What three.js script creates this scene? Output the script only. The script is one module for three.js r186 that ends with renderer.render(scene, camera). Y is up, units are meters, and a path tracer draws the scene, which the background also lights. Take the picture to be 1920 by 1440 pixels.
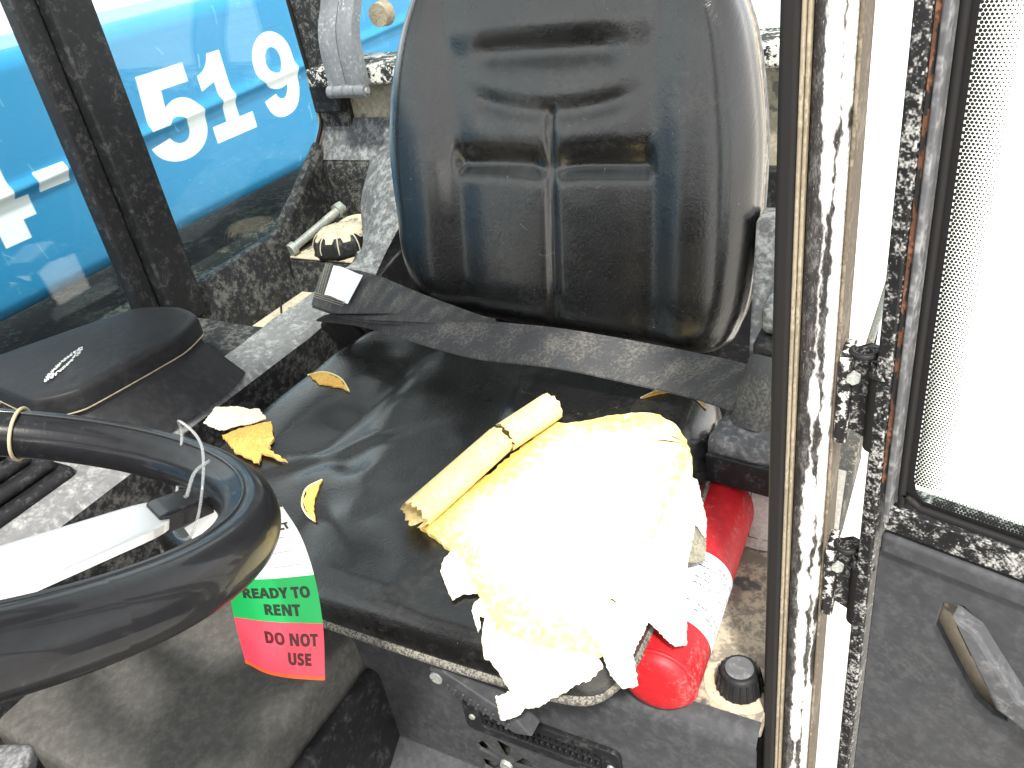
import * as THREE from 'three';
import { RoundedBoxGeometry } from 'three/addons/geometries/RoundedBoxGeometry.js';
import { mergeGeometries, mergeVertices, toCreasedNormals } from 'three/addons/utils/BufferGeometryUtils.js';
import { TessellateModifier } from 'three/addons/modifiers/TessellateModifier.js';

// ------------------------------------------------------------------ camera, sky, sun, exposure
const scene = new THREE.Scene();
const D = Math.PI / 180;
const camera = new THREE.PerspectiveCamera(49.85, 4 / 3, 0.02, 400);
camera.position.set(0.465, 1.0, 0.55);
camera.rotation.set(-31.1 * D, 32.4 * D, -9.55 * D, 'YXZ');
scene.add(camera);

const renderer = new THREE.WebGLRenderer({ antialias: true });
renderer.toneMapping = THREE.LinearToneMapping;
renderer.toneMappingExposure = 2.0;
renderer.shadowMap.enabled = true;

{ // hazy white summer sky
  const w = 128, h = 64, a = new Float32Array(w * h * 4);
  for (let j = 0; j < h; j++) for (let i = 0; i < w; i++) {
    const el = (j + 0.5) / h * 2 - 1, k = (j * w + i) * 4, t = Math.max(0, el);
    const th = el * Math.PI / 2, ph = ((i + 0.5) / w - 0.5) * 2 * Math.PI, dx = Math.cos(th) * Math.cos(ph), dy = Math.sin(th), dz = Math.cos(th) * Math.sin(ph);
    const cs = (dx * 0.295 + dy * 0.836 + dz * 0.462), halo = 1.1 * Math.exp((cs - 1) * 9), hz = Math.exp(-Math.max(0, dy) * 1.5);
    a[k] = 0.28 + 1.19 * hz + halo; a[k + 1] = 0.30 + 1.18 * hz + halo * 0.98; a[k + 2] = 0.33 + 1.16 * hz + halo * 0.94; a[k + 3] = 1;
  }
  const sky = new THREE.DataTexture(a, w, h, THREE.RGBAFormat, THREE.FloatType);
  sky.mapping = THREE.EquirectangularReflectionMapping; sky.magFilter = THREE.LinearFilter; sky.needsUpdate = true;
  scene.background = sky; scene.environment = sky;
}
const sun = new THREE.DirectionalLight(new THREE.Color(1, 0.96, 0.88), 3.4);
sun.position.set(0.30 * 6, 0.85 * 6, 0.47 * 6); sun.castShadow = true; sun.shadow.radius = 9;
Object.assign(sun.shadow.camera, { left: -2, right: 2, top: 2, bottom: -2, near: 0.5, far: 14 });
scene.add(sun, sun.target);

// ------------------------------------------------------------------ helpers
let seed = 7;
const rnd = () => { seed = (seed * 1664525 + 1013904223) >>> 0; return seed / 4294967296; };
const R = (a, b) => a + (b - a) * rnd();
const V = (x, y, z) => new THREE.Vector3(x, y, z);
const sm = (a, b, x) => { const t = Math.min(1, Math.max(0, (x - a) / (b - a))); return t * t * (3 - 2 * t); };
const gauss = (x, s) => Math.exp(-x * x / (2 * s * s));
const lerp = (a, b, t) => a + (b - a) * t;
const hash = (x, y, s) => { let h = (x * 374761393 + y * 668265263 + s * 2147483647) | 0; h = Math.imul(h ^ (h >>> 13), 1274126177); h ^= h >>> 16; return (h >>> 0) / 4294967296; };
function vn(x, y, px, py, s) {
  const xi = Math.floor(x), yi = Math.floor(y), fx = x - xi, fy = y - yi, m = (a, p) => ((a % p) + p) % p;
  const u = fx * fx * (3 - 2 * fx), v = fy * fy * (3 - 2 * fy), x0 = m(xi, px), x1 = m(xi + 1, px), y0 = m(yi, py), y1 = m(yi + 1, py);
  return lerp(lerp(hash(x0, y0, s), hash(x1, y0, s), u), lerp(hash(x0, y1, s), hash(x1, y1, s), u), v);
}
function fbm(u, v, bu, bv, oct, s = 1) {
  let a = 0.5, t = 0, n = 0;
  for (let i = 0; i < oct; i++) { t += a * vn(u * bu, v * bv, bu, bv, s + i * 17); n += a; a *= 0.55; bu *= 2; bv *= 2; }
  return t / n;
}
const toS = c => { c = Math.min(1, Math.max(0, c)); return 255 * (c <= 0.0031308 ? c * 12.92 : 1.055 * Math.pow(c, 1 / 2.4) - 0.055); };
function tex(px, metres, fn, srgb = true) {           // tiling texture; fn returns linear rgb (or a height)
  const d = new Uint8Array(px * px * 4);
  for (let j = 0; j < px; j++) for (let i = 0; i < px; i++) {
    const c = fn(i / px, j / px), k = (j * px + i) * 4;
    if (srgb) { d[k] = toS(c[0]); d[k + 1] = toS(c[1]); d[k + 2] = toS(c[2]); } else d[k] = d[k + 1] = d[k + 2] = 255 * Math.min(1, Math.max(0, c));
    d[k + 3] = 255;
  }
  const t = new THREE.DataTexture(d, px, px, THREE.RGBAFormat);
  t.wrapS = t.wrapT = THREE.RepeatWrapping; t.magFilter = t.minFilter = THREE.LinearFilter;
  if (srgb) t.colorSpace = THREE.SRGBColorSpace;
  t.repeat.set(1 / metres, 1 / metres); t.needsUpdate = true;
  return t;
}
const mixc = (a, b, t) => [lerp(a[0], b[0], t), lerp(a[1], b[1], t), lerp(a[2], b[2], t)];
const lin = (r, g, b) => new THREE.Color().setRGB(r, g, b);
const M = (o, phys) => new (phys ? THREE.MeshPhysicalMaterial : THREE.MeshStandardMaterial)({ side: THREE.DoubleSide, ...o });
// grime: base colour with patches, specks and streaks of dust; the shapes of the dust are matter with edges of their own
function grimy({ base, dust, cover = 0.5, soft = 0.12, bu = 5, bv = 5, speck = 0.02, size = 0.3, px = 384, rough = 0.6, metal = 0, bump = 0.0004, s = 1, tone = 0.25, second = null, cover2 = 0.7, gm = 0.42, warp = 0.16, spec = base[0] < 0.12 ? 0.45 : 0.8, grit = 1.5, scratch = base[0] < 0.12 ? 26 : 0 }) {
  const fq = Math.round(px / 2.6), map = tex(px, size, (u, v) => {
    const t = fbm(u, v, 4, 4, 4, s + 90), grain = fbm(u, v, 48, 48, 3, s + 5);
    let c = base.map(q => q * (1 - tone + 2 * tone * t) * (0.8 + 0.4 * grain));
    const wu = (fbm(u, v, 7, 7, 3, s + 200) - 0.5) * warp, wv = (fbm(u, v, 7, 7, 3, s + 300) - 0.5) * warp, m = fbm(u + wu, v + wv, bu, bv, 6, s) * (1 - gm) + grain * gm;
    const fine = fbm(u, v, fq, fq, 2, s + 400);
    c = mixc(c, dust, 0.92 * sm(0, 1, (m - cover) / soft + (fine - 0.5) * grit));
    if (second) c = mixc(c, second, sm(cover2, cover2 + 0.06, fbm(u, v, bu * 2, bv * 2, 5, s + 44)));
    const sp = vn(u * 150, v * 150, 150, 150, s + 3); if (sp > 1 - speck) c = mixc(c, dust, 0.9);
    return c;
  });
  { // hairline scratches
    const d = map.image.data; let q = s * 7919 + 13; const rr = () => { q = (q * 1664525 + 1013904223) >>> 0; return q / 4294967296; };
    for (let k = 0; k < scratch; k++) {
      let x = rr() * px, y = rr() * px, a = rr() * 6.283; const L = (0.02 + 0.12 * rr() * rr()) * px, st = 0.15 + 0.4 * rr(), cv = (rr() - 0.5) * 0.03;
      for (let i = 0; i < L; i++) { x += Math.cos(a); y += Math.sin(a); a += cv; if (rr() < 0.25) continue; const j = (((Math.floor(y) % px + px) % px) * px + (Math.floor(x) % px + px) % px) * 4; for (let e = 0; e < 3; e++) d[j + e] = lerp(d[j + e], toS(Math.min(0.6, dust[e] * 1.3)), st); }
    }
  }
  const b = tex(256, size, (u, v) => 0.6 * fbm(u, v, 40, 40, 3, s + 5) + 0.4 * fbm(u, v, bu, bv, 4, s), false);
  return M({ map, roughness: rough, metalness: metal, bumpMap: b, bumpScale: bump, specularIntensity: spec }, true);
}
function texWH(w, h, fn) {
  const d = new Uint8Array(w * h * 4);
  for (let j = 0; j < h; j++) for (let i = 0; i < w; i++) { const c = fn(i / w, j / h), k = (j * w + i) * 4; d[k] = toS(c[0]); d[k + 1] = toS(c[1]); d[k + 2] = toS(c[2]); d[k + 3] = 255; }
  const t = new THREE.DataTexture(d, w, h, THREE.RGBAFormat); t.wrapS = t.wrapT = THREE.RepeatWrapping; t.magFilter = t.minFilter = THREE.LinearFilter; t.colorSpace = THREE.SRGBColorSpace; t.needsUpdate = true; return t;
}
function boxUV(g) {                                   // uv in metres from the dominant direction of each face
  g = g.index ? g.toNonIndexed() : g;
  const p = g.attributes.position, uv = new Float32Array(p.count * 2), a = V(), b = V(), c = V(), n = V();
  for (let i = 0; i < p.count; i += 3) {
    a.fromBufferAttribute(p, i); b.fromBufferAttribute(p, i + 1); c.fromBufferAttribute(p, i + 2);
    n.crossVectors(b.clone().sub(a), c.clone().sub(a));
    const x = Math.abs(n.x), y = Math.abs(n.y), z = Math.abs(n.z);
    for (const [k, q] of [[i, a], [i + 1, b], [i + 2, c]]) {
      if (x >= y && x >= z) { uv[2 * k] = q.z; uv[2 * k + 1] = q.y; } else if (y >= z) { uv[2 * k] = q.x; uv[2 * k + 1] = q.z; } else { uv[2 * k] = q.x; uv[2 * k + 1] = q.y; }
    }
  }
  g.setAttribute('uv', new THREE.BufferAttribute(uv, 2));
  return g;
}
const taken = {};
const numbered = n => { taken[n] = (taken[n] ?? -1) + 1; return taken[n] ? `${n}_${String(taken[n]).padStart(3, '0')}` : n; };
function add(name, geo, mat, parent, keepUV) {
  const m = new THREE.Mesh(keepUV ? geo : boxUV(geo), mat);
  m.name = parent === scene ? numbered(name) : name; m.castShadow = m.receiveShadow = true; parent.add(m); return m;
}
function thing(name, label, category, pos = [0, 0, 0], group) {
  const g = new THREE.Group(); g.name = numbered(name); g.position.set(...pos); g.userData = { label, category };
  if (group) g.userData.group = group; scene.add(g); return g;
}
const tag = (m, label, category, group) => { m.userData = { label, category, ...(group ? { group } : {}) }; return m; };
const structure = (m, label) => { m.userData.kind = 'structure'; if (label) m.userData.label = label; return m; };
const box = (x0, x1, y0, y1, z0, z1, r = 0.004) => {
  const g = new RoundedBoxGeometry(x1 - x0, y1 - y0, z1 - z0, 2, Math.min(r, (x1 - x0) / 2.01, (y1 - y0) / 2.01, (z1 - z0) / 2.01));
  return g.translate((x0 + x1) / 2, (y0 + y1) / 2, (z0 + z1) / 2);
};
const spline = (pts, closed = false, t = 0.5) => new THREE.CatmullRomCurve3(pts.map(p => V(...p)), closed, 'catmullrom', t);
const tube = (pts, r, seg = 40, rs = 10, closed = false) => new THREE.TubeGeometry(spline(pts, closed), seg, r, rs, closed);
function rod(a, b, r, r2 = r, rs = 20) {
  const A = V(...a), B = V(...b), d = B.clone().sub(A), g = new THREE.CylinderGeometry(r2, r, d.length(), rs);
  g.applyQuaternion(new THREE.Quaternion().setFromUnitVectors(V(0, 1, 0), d.normalize()));
  return g.translate((A.x + B.x) / 2, (A.y + B.y) / 2, (A.z + B.z) / 2);
}
function grid(nu, nv, fn) {                           // smooth sheet; uv left in metres by fn's 4th and 5th values
  const pos = [], uv = [], idx = [];
  for (let j = 0; j <= nv; j++) for (let i = 0; i <= nu; i++) { const q = fn(i / nu, j / nv); pos.push(q[0], q[1], q[2]); uv.push(q[3] ?? i / nu, q[4] ?? j / nv); }
  for (let j = 0; j < nv; j++) for (let i = 0; i < nu; i++) { const a = j * (nu + 1) + i, b = a + 1, c = a + nu + 1, d = c + 1; idx.push(a, b, d, a, d, c); }
  const g = new THREE.BufferGeometry();
  g.setAttribute('position', new THREE.Float32BufferAttribute(pos, 3)); g.setAttribute('uv', new THREE.Float32BufferAttribute(uv, 2)); g.setIndex(idx); g.computeVertexNormals();
  return g;
}
function prism(pts, depth, bevel = 0, holes = []) {   // outline in x,y extruded along z
  const s = new THREE.Shape(pts.map(p => new THREE.Vector2(...p)));
  for (const h of holes) s.holes.push(new THREE.Path(h.map(p => new THREE.Vector2(...p))));
  return new THREE.ExtrudeGeometry(s, { depth, bevelEnabled: bevel > 0, bevelSize: bevel, bevelThickness: bevel, bevelSegments: 2, steps: 1 });
}
function ragged(pts, amp, step = 0.004, skip = () => false) {  // outline with a torn edge
  const out = [];
  pts.forEach((p, i) => {
    const q = pts[(i + 1) % pts.length], L = Math.hypot(q[0] - p[0], q[1] - p[1]), n = Math.max(1, Math.round(L / step)), s = skip(i);
    for (let k = 0; k < n; k++) { const t = k / n, j = s ? 0 : amp * R(-1, 1) * (k ? 1 : 0.4); out.push([lerp(p[0], q[0], t) - (q[1] - p[1]) / L * j, lerp(p[1], q[1], t) + (q[0] - p[0]) / L * j]); }
  });
  return out;
}
function sheet(outline, thick, map3, maxEdge = 0.012) { // torn sheet: outline -> thin solid -> bent into place
  let g = prism(outline, thick).toNonIndexed ? prism(outline, thick) : null;
  if (g.index) g = g.toNonIndexed();
  g.deleteAttribute('normal');
  g = new TessellateModifier(maxEdge, 5).modify(g);
  const p = g.attributes.position, uv = new Float32Array(p.count * 2);
  for (let i = 0; i < p.count; i++) { const a = p.getX(i), b = p.getY(i), d = p.getZ(i), q = map3(a, b, d); uv[2 * i] = a; uv[2 * i + 1] = b; p.setXYZ(i, q[0], q[1], q[2]); }
  g.setAttribute('uv', new THREE.BufferAttribute(uv, 2));
  return toCreasedNormals(mergeVertices(g, 1e-5), 0.9);
}
function outlinePolar(pts, c, t = 0.5) {              // closed spline -> radius by angle about c
  const cv = spline(pts.map(p => [p[0], p[1], 0]), true, t), n = 720, tab = [];
  for (let i = 0; i < n; i++) { const q = cv.getPoint(i / n); tab.push([Math.atan2(q.y - c[1], q.x - c[0]), Math.hypot(q.x - c[0], q.y - c[1])]); }
  tab.sort((a, b) => a[0] - b[0]);
  return th => {
    while (th > Math.PI) th -= 2 * Math.PI; while (th < -Math.PI) th += 2 * Math.PI;
    let k = tab.findIndex(e => e[0] >= th); if (k < 0) k = 0;
    const B = tab[k], A = tab[(k + n - 1) % n]; let d = B[0] - A[0], e = th - A[0]; if (d < 0) d += 2 * Math.PI; if (e < 0) e += 2 * Math.PI;
    return lerp(A[1], B[1], d ? Math.min(1, e / d) : 0);
  };
}
// upholstered cushion: a = across, b = along, d = out; front(a,b) is the shape of the face
function cushionShape(rad, c, front, er, depth, bulge, tuck = 0.25 * er) {
  const surf = (a, b) => {
    const r = Math.hypot(a - c[0], b - c[1]), o = rad(Math.atan2(b - c[1], a - c[0])), s = Math.min(1, Math.max(0, (r - (o - er)) / er));
    return front(a, b) - er * (1 - Math.sqrt(1 - s * s));
  };
  const N = 220, Mr = 70, K = 10, S = 8, rows = [];
  for (let k = 0; k <= Mr + K + S; k++) {
    const row = [];
    for (let i = 0; i <= N; i++) {
      const th = i / N * 2 * Math.PI - Math.PI, o = rad(th); let r, d;
      if (k <= Mr) { r = (o - er) * k / Mr; d = null; } else if (k <= Mr + K) { const f = (k - Mr) / K * Math.PI / 2; r = o - er + er * Math.sin(f); d = -er * (1 - Math.cos(f)); } else { const f = (k - Mr - K) / S; r = o + bulge * Math.sin(f * Math.PI) - tuck * f * f; d = -er - depth * f; }
      const a = c[0] + r * Math.cos(th), b = c[1] + r * Math.sin(th), fr = front(a, b);
      row.push([a, b, (d === null ? fr : k <= Mr + K ? fr + d : lerp(fr, 0, (k - Mr - K) / S) + d)]);
    }
    rows.push(row);
  }
  return { rows, surf, N };
}
function cushionGeo({ rows, N }, map3) {
  let g = grid(N, rows.length - 1, (u, v) => {
    const k = Math.round(v * (rows.length - 1)), q = rows[k][Math.round(u * N)], w = map3(q[0], q[1], q[2]);
    return [w[0], w[1], w[2], q[0] + (k > 80 ? q[2] : 0), q[1] + q[2]];
  });
  return g;
}

// ------------------------------------------------------------------ materials
const leatherBump = tex(512, 0.12, (u, v) => {
  const w = fbm(u, v, 6, 6, 3, 2) * 0.15, f = fbm(u + w, v + w, 38, 26, 3, 4); return 0.5 + 0.9 * (Math.abs(f - 0.5) * 2 - 0.3) + 0.3 * (fbm(u, v, 110, 110, 2, 9) - 0.5);
}, false);
const leatherMap = tex(1024, 0.6, (u, v) => {
  let c = [0.0065, 0.0063, 0.0065].map(q => q * (0.75 + 0.5 * fbm(u, v, 6, 6, 4, 31)));
  const g = fbm(u, v, 120, 120, 2, 8), d = fbm(u, v, 5, 5, 4, 77);
  c = mixc(c, [0.16, 0.15, 0.13], 0.10 * sm(0.56, 0.74, d * 0.8 + g * 0.25));
  const n = vn(u * 330, v * 330, 330, 330, 5); if (n > 0.990 && d > 0.48) c = [0.55, 0.54, 0.5];
  return c;
});
{ const d = leatherMap.image.data, px = 1024; for (let k = 0; k < 46; k++) { let x = rnd() * px, y = rnd() * px, a = rnd() * 6.283; const L = 8 + 60 * rnd() * rnd(), cv = R(-0.03, 0.03), st = R(0.1, 0.5); for (let i = 0; i < L; i++) { x += Math.cos(a); y += Math.sin(a); a += cv; const j = (((Math.floor(y) % px + px) % px) * px + (Math.floor(x) % px + px) % px) * 4; for (let e = 0; e < 3; e++) d[j + e] = lerp(d[j + e], 170, st); } } }
const leatherRough = tex(256, 0.3, (u, v) => 0.23 + 0.17 * fbm(u, v, 9, 9, 5, 12), false);
const leather = M({ map: leatherMap, roughness: 0.95, roughnessMap: leatherRough, bumpMap: leatherBump, bumpScale: 0.00032, specularIntensity: 0.9, clearcoat: 0.7, clearcoatRoughness: 0.2 }, true);
const segD = (x, y, a, b) => { const t = Math.min(1, Math.max(0, ((x - a[0]) * (b[0] - a[0]) + (y - a[1]) * (b[1] - a[1])) / ((b[0] - a[0]) ** 2 + (b[1] - a[1]) ** 2))); return Math.hypot(x - a[0] - t * (b[0] - a[0]), y - a[1] - t * (b[1] - a[1])); };
const foamMap = tex(768, 0.4, (u, v) => {             // cream middle has the sun glare painted in; speckled yellow stain along torn edges
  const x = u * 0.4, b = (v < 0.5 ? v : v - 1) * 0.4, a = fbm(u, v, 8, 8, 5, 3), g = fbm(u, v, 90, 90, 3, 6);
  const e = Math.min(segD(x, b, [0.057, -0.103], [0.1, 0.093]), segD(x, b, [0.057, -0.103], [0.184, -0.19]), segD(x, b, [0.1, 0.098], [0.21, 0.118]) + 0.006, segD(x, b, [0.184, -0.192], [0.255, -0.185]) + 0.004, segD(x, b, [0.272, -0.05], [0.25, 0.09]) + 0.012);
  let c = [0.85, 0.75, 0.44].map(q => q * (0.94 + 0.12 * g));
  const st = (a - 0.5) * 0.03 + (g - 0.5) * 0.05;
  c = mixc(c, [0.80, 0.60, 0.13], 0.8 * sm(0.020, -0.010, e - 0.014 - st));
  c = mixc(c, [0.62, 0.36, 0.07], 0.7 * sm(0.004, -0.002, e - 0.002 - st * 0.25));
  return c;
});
const foamBump = tex(256, 0.04, (u, v) => fbm(u, v, 24, 24, 3, 6), false);
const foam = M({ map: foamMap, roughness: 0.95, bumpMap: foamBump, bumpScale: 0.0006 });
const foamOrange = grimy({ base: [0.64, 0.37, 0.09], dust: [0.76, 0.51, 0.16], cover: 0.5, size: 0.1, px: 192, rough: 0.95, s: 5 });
const backing = grimy({ base: [0.80, 0.74, 0.58], dust: [0.86, 0.80, 0.62], cover: 0.5, size: 0.12, px: 256, rough: 0.95, s: 6, tone: 0.08, speck: 0 });
const rollSkin = grimy({ base: [0.80, 0.66, 0.32], dust: [0.83, 0.72, 0.42], cover: 0.5, size: 0.12, px: 256, rough: 0.95, s: 7, tone: 0.06, speck: 0 });
const dustBlack = grimy({ base: [0.018, 0.018, 0.02], dust: [0.115, 0.112, 0.105], cover: 0.42, soft: 0.34, bu: 18, bv: 12, gm: 0.5, speck: 0.02, grit: 1.0, size: 0.32, rough: 0.62, s: 11 });
const dustGrey = grimy({ base: [0.10, 0.10, 0.106], dust: [0.29, 0.29, 0.295], cover: 0.42, soft: 0.36, bu: 18, bv: 14, gm: 0.5, speck: 0.01, grit: 0.7, size: 0.28, rough: 0.65, s: 15 });
const railDust = grimy({ base: [0.16, 0.16, 0.165], dust: [0.42, 0.415, 0.40], cover: 0.42, soft: 0.45, grit: 0.8, bu: 9, bv: 9, size: 0.3, rough: 0.8, s: 17, gm: 0.4 });
const streakBlack = grimy({ base: [0.022, 0.022, 0.024], dust: [0.15, 0.143, 0.13], cover: 0.42, soft: 0.34, bu: 26, bv: 5, gm: 0.5, speck: 0.02, size: 0.3, rough: 0.7, s: 19 });
const plainBlack = grimy({ base: [0.016, 0.016, 0.018], dust: [0.06, 0.06, 0.058], cover: 0.52, soft: 0.3, bu: 18, bv: 14, gm: 0.5, speck: 0.008, size: 0.3, rough: 0.5, s: 23 });
const postPaint = grimy({ base: [0.018, 0.016, 0.017], dust: [0.80, 0.78, 0.74], cover: 0.51, soft: 0.13, bu: 30, bv: 5, speck: 0.06, size: 0.24, px: 640, gm: 0.55, warp: 0.06, rough: 0.45, s: 29 });
const postFace = M({ roughness: 0.5, map: texWH(128, 1536, (u, v) => {   // black paint worn through in long vertical scrapes, powdery dust between
  const f = fbm(u, v, 6, 90, 4, 211), g = fbm(u, v, 40, 480, 2, 213), y = 1 - v; let c = [0.02, 0.018, 0.019].map(q => q * (0.7 + 0.6 * f));
  c = mixc(c, [0.20, 0.19, 0.18], 0.6 * sm(0.42, 0.8, f * 0.55 + g * 0.45));
  const ln = (u0, w, s) => { const e = (fbm(u, v, 8, 120, 4, s) - 0.5) * 0.5, k = fbm(0.5, v, 2, 14, 4, s + 9); return sm(0.05, -0.04, Math.abs(u - u0 - 0.1 * (k - 0.5) + e * 0.4) - w * (0.1 + 1.5 * sm(0.4, 0.62, k + 0.10 * y))); };
  c = mixc(c, [0.74, 0.72, 0.68], Math.max(ln(0.52, 0.13, 221), ln(0.90, 0.10, 231)) * (0.55 + 0.45 * sm(0.3, 0.5, g)));
  if (vn(u * 40, v * 420, 40, 420, 5) > 0.955) c = mixc(c, [0.6, 0.58, 0.54], 0.8);
  return c;
}) });
const doorPaint = grimy({ base: [0.016, 0.016, 0.017], dust: [0.48, 0.47, 0.45], cover: 0.49, soft: 0.3, bu: 20, bv: 9, speck: 0.05, size: 0.2, px: 512, gm: 0.55, warp: 0.08, rough: 0.4, s: 33 });
const rust = grimy({ base: [0.11, 0.05, 0.03], dust: [0.22, 0.10, 0.06], cover: 0.5, size: 0.12, px: 256, rough: 0.9, s: 35, bu: 20, bv: 6, second: [0.02, 0.019, 0.019], cover2: 0.5 });
const beigeDust = grimy({ base: [0.46, 0.39, 0.29], dust: [0.56, 0.48, 0.37], cover: 0.5, soft: 0.2, bu: 6, bv: 6, size: 0.25, rough: 0.95, s: 39, second: [0.2, 0.18, 0.15], cover2: 0.68, speck: 0.004 });
const dirtySteel = grimy({ base: [0.22, 0.19, 0.15], dust: [0.44, 0.37, 0.27], cover: 0.44, soft: 0.22, bu: 5, bv: 5, size: 0.3, rough: 0.85, s: 43, second: [0.09, 0.085, 0.08], cover2: 0.66, speck: 0.006 });
const panelGrey = grimy({ base: [0.05, 0.051, 0.055], dust: [0.075, 0.076, 0.08], cover: 0.45, soft: 0.34, bu: 16, bv: 16, size: 0.3, rough: 0.6, gm: 0.55, s: 47, speck: 0.004 });
const humpGrey = grimy({ base: [0.085, 0.082, 0.077], dust: [0.115, 0.11, 0.10], cover: 0.42, soft: 0.4, bu: 36, bv: 36, size: 0.3, gm: 0.5, tone: 0.06, scratch: 14, rough: 0.9, s: 51, bump: 0.0003, speck: 0.006 });
const matFloor = grimy({ base: [0.06, 0.058, 0.054], dust: [0.26, 0.24, 0.2], cover: 0.5, soft: 0.24, size: 0.3, rough: 0.95, s: 55, bump: 0.001 });
const wheelRubber = grimy({ base: [0.012, 0.012, 0.014], dust: [0.05, 0.05, 0.05], cover: 0.62, soft: 0.3, size: 0.3, rough: 0.24, s: 59, speck: 0.002, bump: 0.0001 });
const rimRubber = M({ map: wheelRubber.map, roughness: 0.34, specularIntensity: 0.3, clearcoat: 0.28, clearcoatRoughness: 0.06, bumpMap: leatherBump, bumpScale: 0.00006 }, true);
const seamRubber = M({ color: lin(0.03, 0.03, 0.03), roughness: 0.2 });
const alu = M({ color: lin(0.72, 0.72, 0.72), roughness: 0.32, metalness: 0.6 });
const zinc = grimy({ base: [0.4, 0.43, 0.42], dust: [0.6, 0.58, 0.5], cover: 0.55, size: 0.05, px: 128, rough: 0.5, metal: 0.5, s: 61, second: [0.4, 0.16, 0.05], cover2: 0.72 });
const sealBrown = grimy({ base: [0.13, 0.105, 0.075], dust: [0.24, 0.2, 0.15], cover: 0.5, size: 0.12, px: 192, rough: 0.8, s: 64 });
const seal = grimy({ base: [0.27, 0.225, 0.16], dust: [0.36, 0.31, 0.23], grit: 0.5, cover: 0.5, size: 0.12, px: 192, rough: 0.8, s: 63 });
const latchGrey = grimy({ base: [0.17, 0.175, 0.19], dust: [0.5, 0.5, 0.5], cover: 0.56, soft: 0.3, bu: 10, bv: 10, size: 0.2, rough: 0.55, s: 121, gm: 0.5, grit: 0.5, speck: 0.004 });
const gripGrey = grimy({ base: [0.085, 0.086, 0.092], dust: [0.2, 0.2, 0.2], cover: 0.55, soft: 0.4, bu: 14, bv: 14, grit: 0.6, size: 0.2, rough: 0.5, s: 141 });
const webbing = (() => {
  const map = tex(512, 0.12, (u, v) => {
    const d = fbm(u, v, 5, 5, 4, 71), g = fbm(u, v, 70, 70, 2, 73), wv = 0.5 + 0.5 * Math.sin(u * 2 * Math.PI * 90) * Math.sin(v * 2 * Math.PI * 90);
    let c = [0.052, 0.053, 0.057].map(q => q * (0.8 + 0.4 * wv)); c = mixc(c, [0.26, 0.24, 0.2], 0.5 * sm(0.45, 0.85, d * 0.6 + g * 0.45));
    if (vn(u * 160, v * 160, 160, 160, 7) > 0.99) c = [0.6, 0.58, 0.54]; return c;
  });
  const b = tex(512, 0.04, (u, v) => 0.5 + 0.5 * Math.sin(u * 2 * Math.PI * 32) * Math.sin(v * 2 * Math.PI * 32), false);
  return M({ map, roughness: 0.85, bumpMap: b, bumpScale: 0.0003 });
})();
const redPaint = grimy({ base: [0.44, 0.010, 0.016], dust: [0.34, 0.11, 0.10], cover: 0.54, soft: 0.3, bu: 6, bv: 4, size: 0.2, rough: 0.5, s: 79, tone: 0.1, speck: 0.004, bump: 0.0001 });
const white = M({ color: lin(0.84, 0.84, 0.84), roughness: 0.6 });
const glassPane = M({ color: lin(0.93, 0.97, 0.96), roughness: 0.02, transmission: 1, thickness: 0, ior: 1.5 }, true);
const rubber = M({ color: lin(0.013, 0.012, 0.012), roughness: 0.6, specularIntensity: 0.4 }, true);
const paleWall = grimy({ base: [0.36, 0.33, 0.25], dust: [0.5, 0.46, 0.36], cover: 0.48, soft: 0.2, size: 0.3, rough: 0.9, s: 83, second: [0.18, 0.17, 0.14], cover2: 0.66 });
const whiteChip = grimy({ base: [0.03, 0.03, 0.03], dust: [0.7, 0.68, 0.63], cover: 0.46, soft: 0.08, bu: 8, bv: 8, size: 0.16, rough: 0.7, s: 87 });
const sand = grimy({ base: [0.64, 0.61, 0.56], dust: [0.72, 0.70, 0.66], cover: 0.5, soft: 0.2, bu: 10, bv: 10, size: 2.2, px: 512, rough: 0.98, s: 91, bump: 0.01 });

// ------------------------------------------------------------------ the setting
structure(add('ground', new THREE.PlaneGeometry(300, 300).rotateX(-Math.PI / 2).translate(0, -1, 0), sand, scene));
structure(add('cab_floor', box(-0.62, 0.36, 0.09, 0.15, -0.66, 0.95), matFloor, scene));
structure(add('cab_front_wall', box(-0.62, 0.30, 0.152, 0.78, 0.80, 0.95, 0.03), plainBlack, scene));
{ // unseen roof: steel frame, clear pane, guard bar; solid panel added to shade the seat
  const r = new THREE.Group(); r.name = 'cab_roof'; r.userData.kind = 'structure'; scene.add(r);
  for (const b of [[-0.66, -0.56, -0.70, 0.95], [0.37, 0.44, -0.70, 0.95], [-0.559, 0.369, -0.70, -0.60], [-0.559, 0.369, 0.50, 0.62]]) add('frame_beam', box(b[0], b[1], 1.56, 1.62, b[2], b[3], 0.01), plainBlack, r);
  add('roof_pane', box(-0.558, 0.058, 1.585, 1.59, -0.599, 0.499, 0.0005), glassPane, r);
  add('roof_shade_panel', box(0.06, 0.368, 1.565, 1.60, -0.599, 0.499, 0.006), plainBlack, r);
  for (const x of [-0.28]) add('guard_bar', box(x, x + 0.03, 1.56, 1.58, -0.599, 0.499, 0.004), plainBlack, r);
}
const rearWall = structure(add('cab_rear_wall', box(-0.62, 0.285, 0.1, 0.75, -0.70, -0.645), paleWall, scene));
structure(add('cab_rear_lower_panel', box(-0.30, 0.283, 0.155, 0.60, -0.644, -0.62, 0.006), plainBlack, scene));
{
  const ledge = tag(add('rear_window_ledge', box(-0.565, 0.285, 0.745, 0.775, -0.70, -0.585, 0.006), whiteChip, scene), 'narrow black ledge with flaking white paint running behind the seat back', 'ledge');
}

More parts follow.
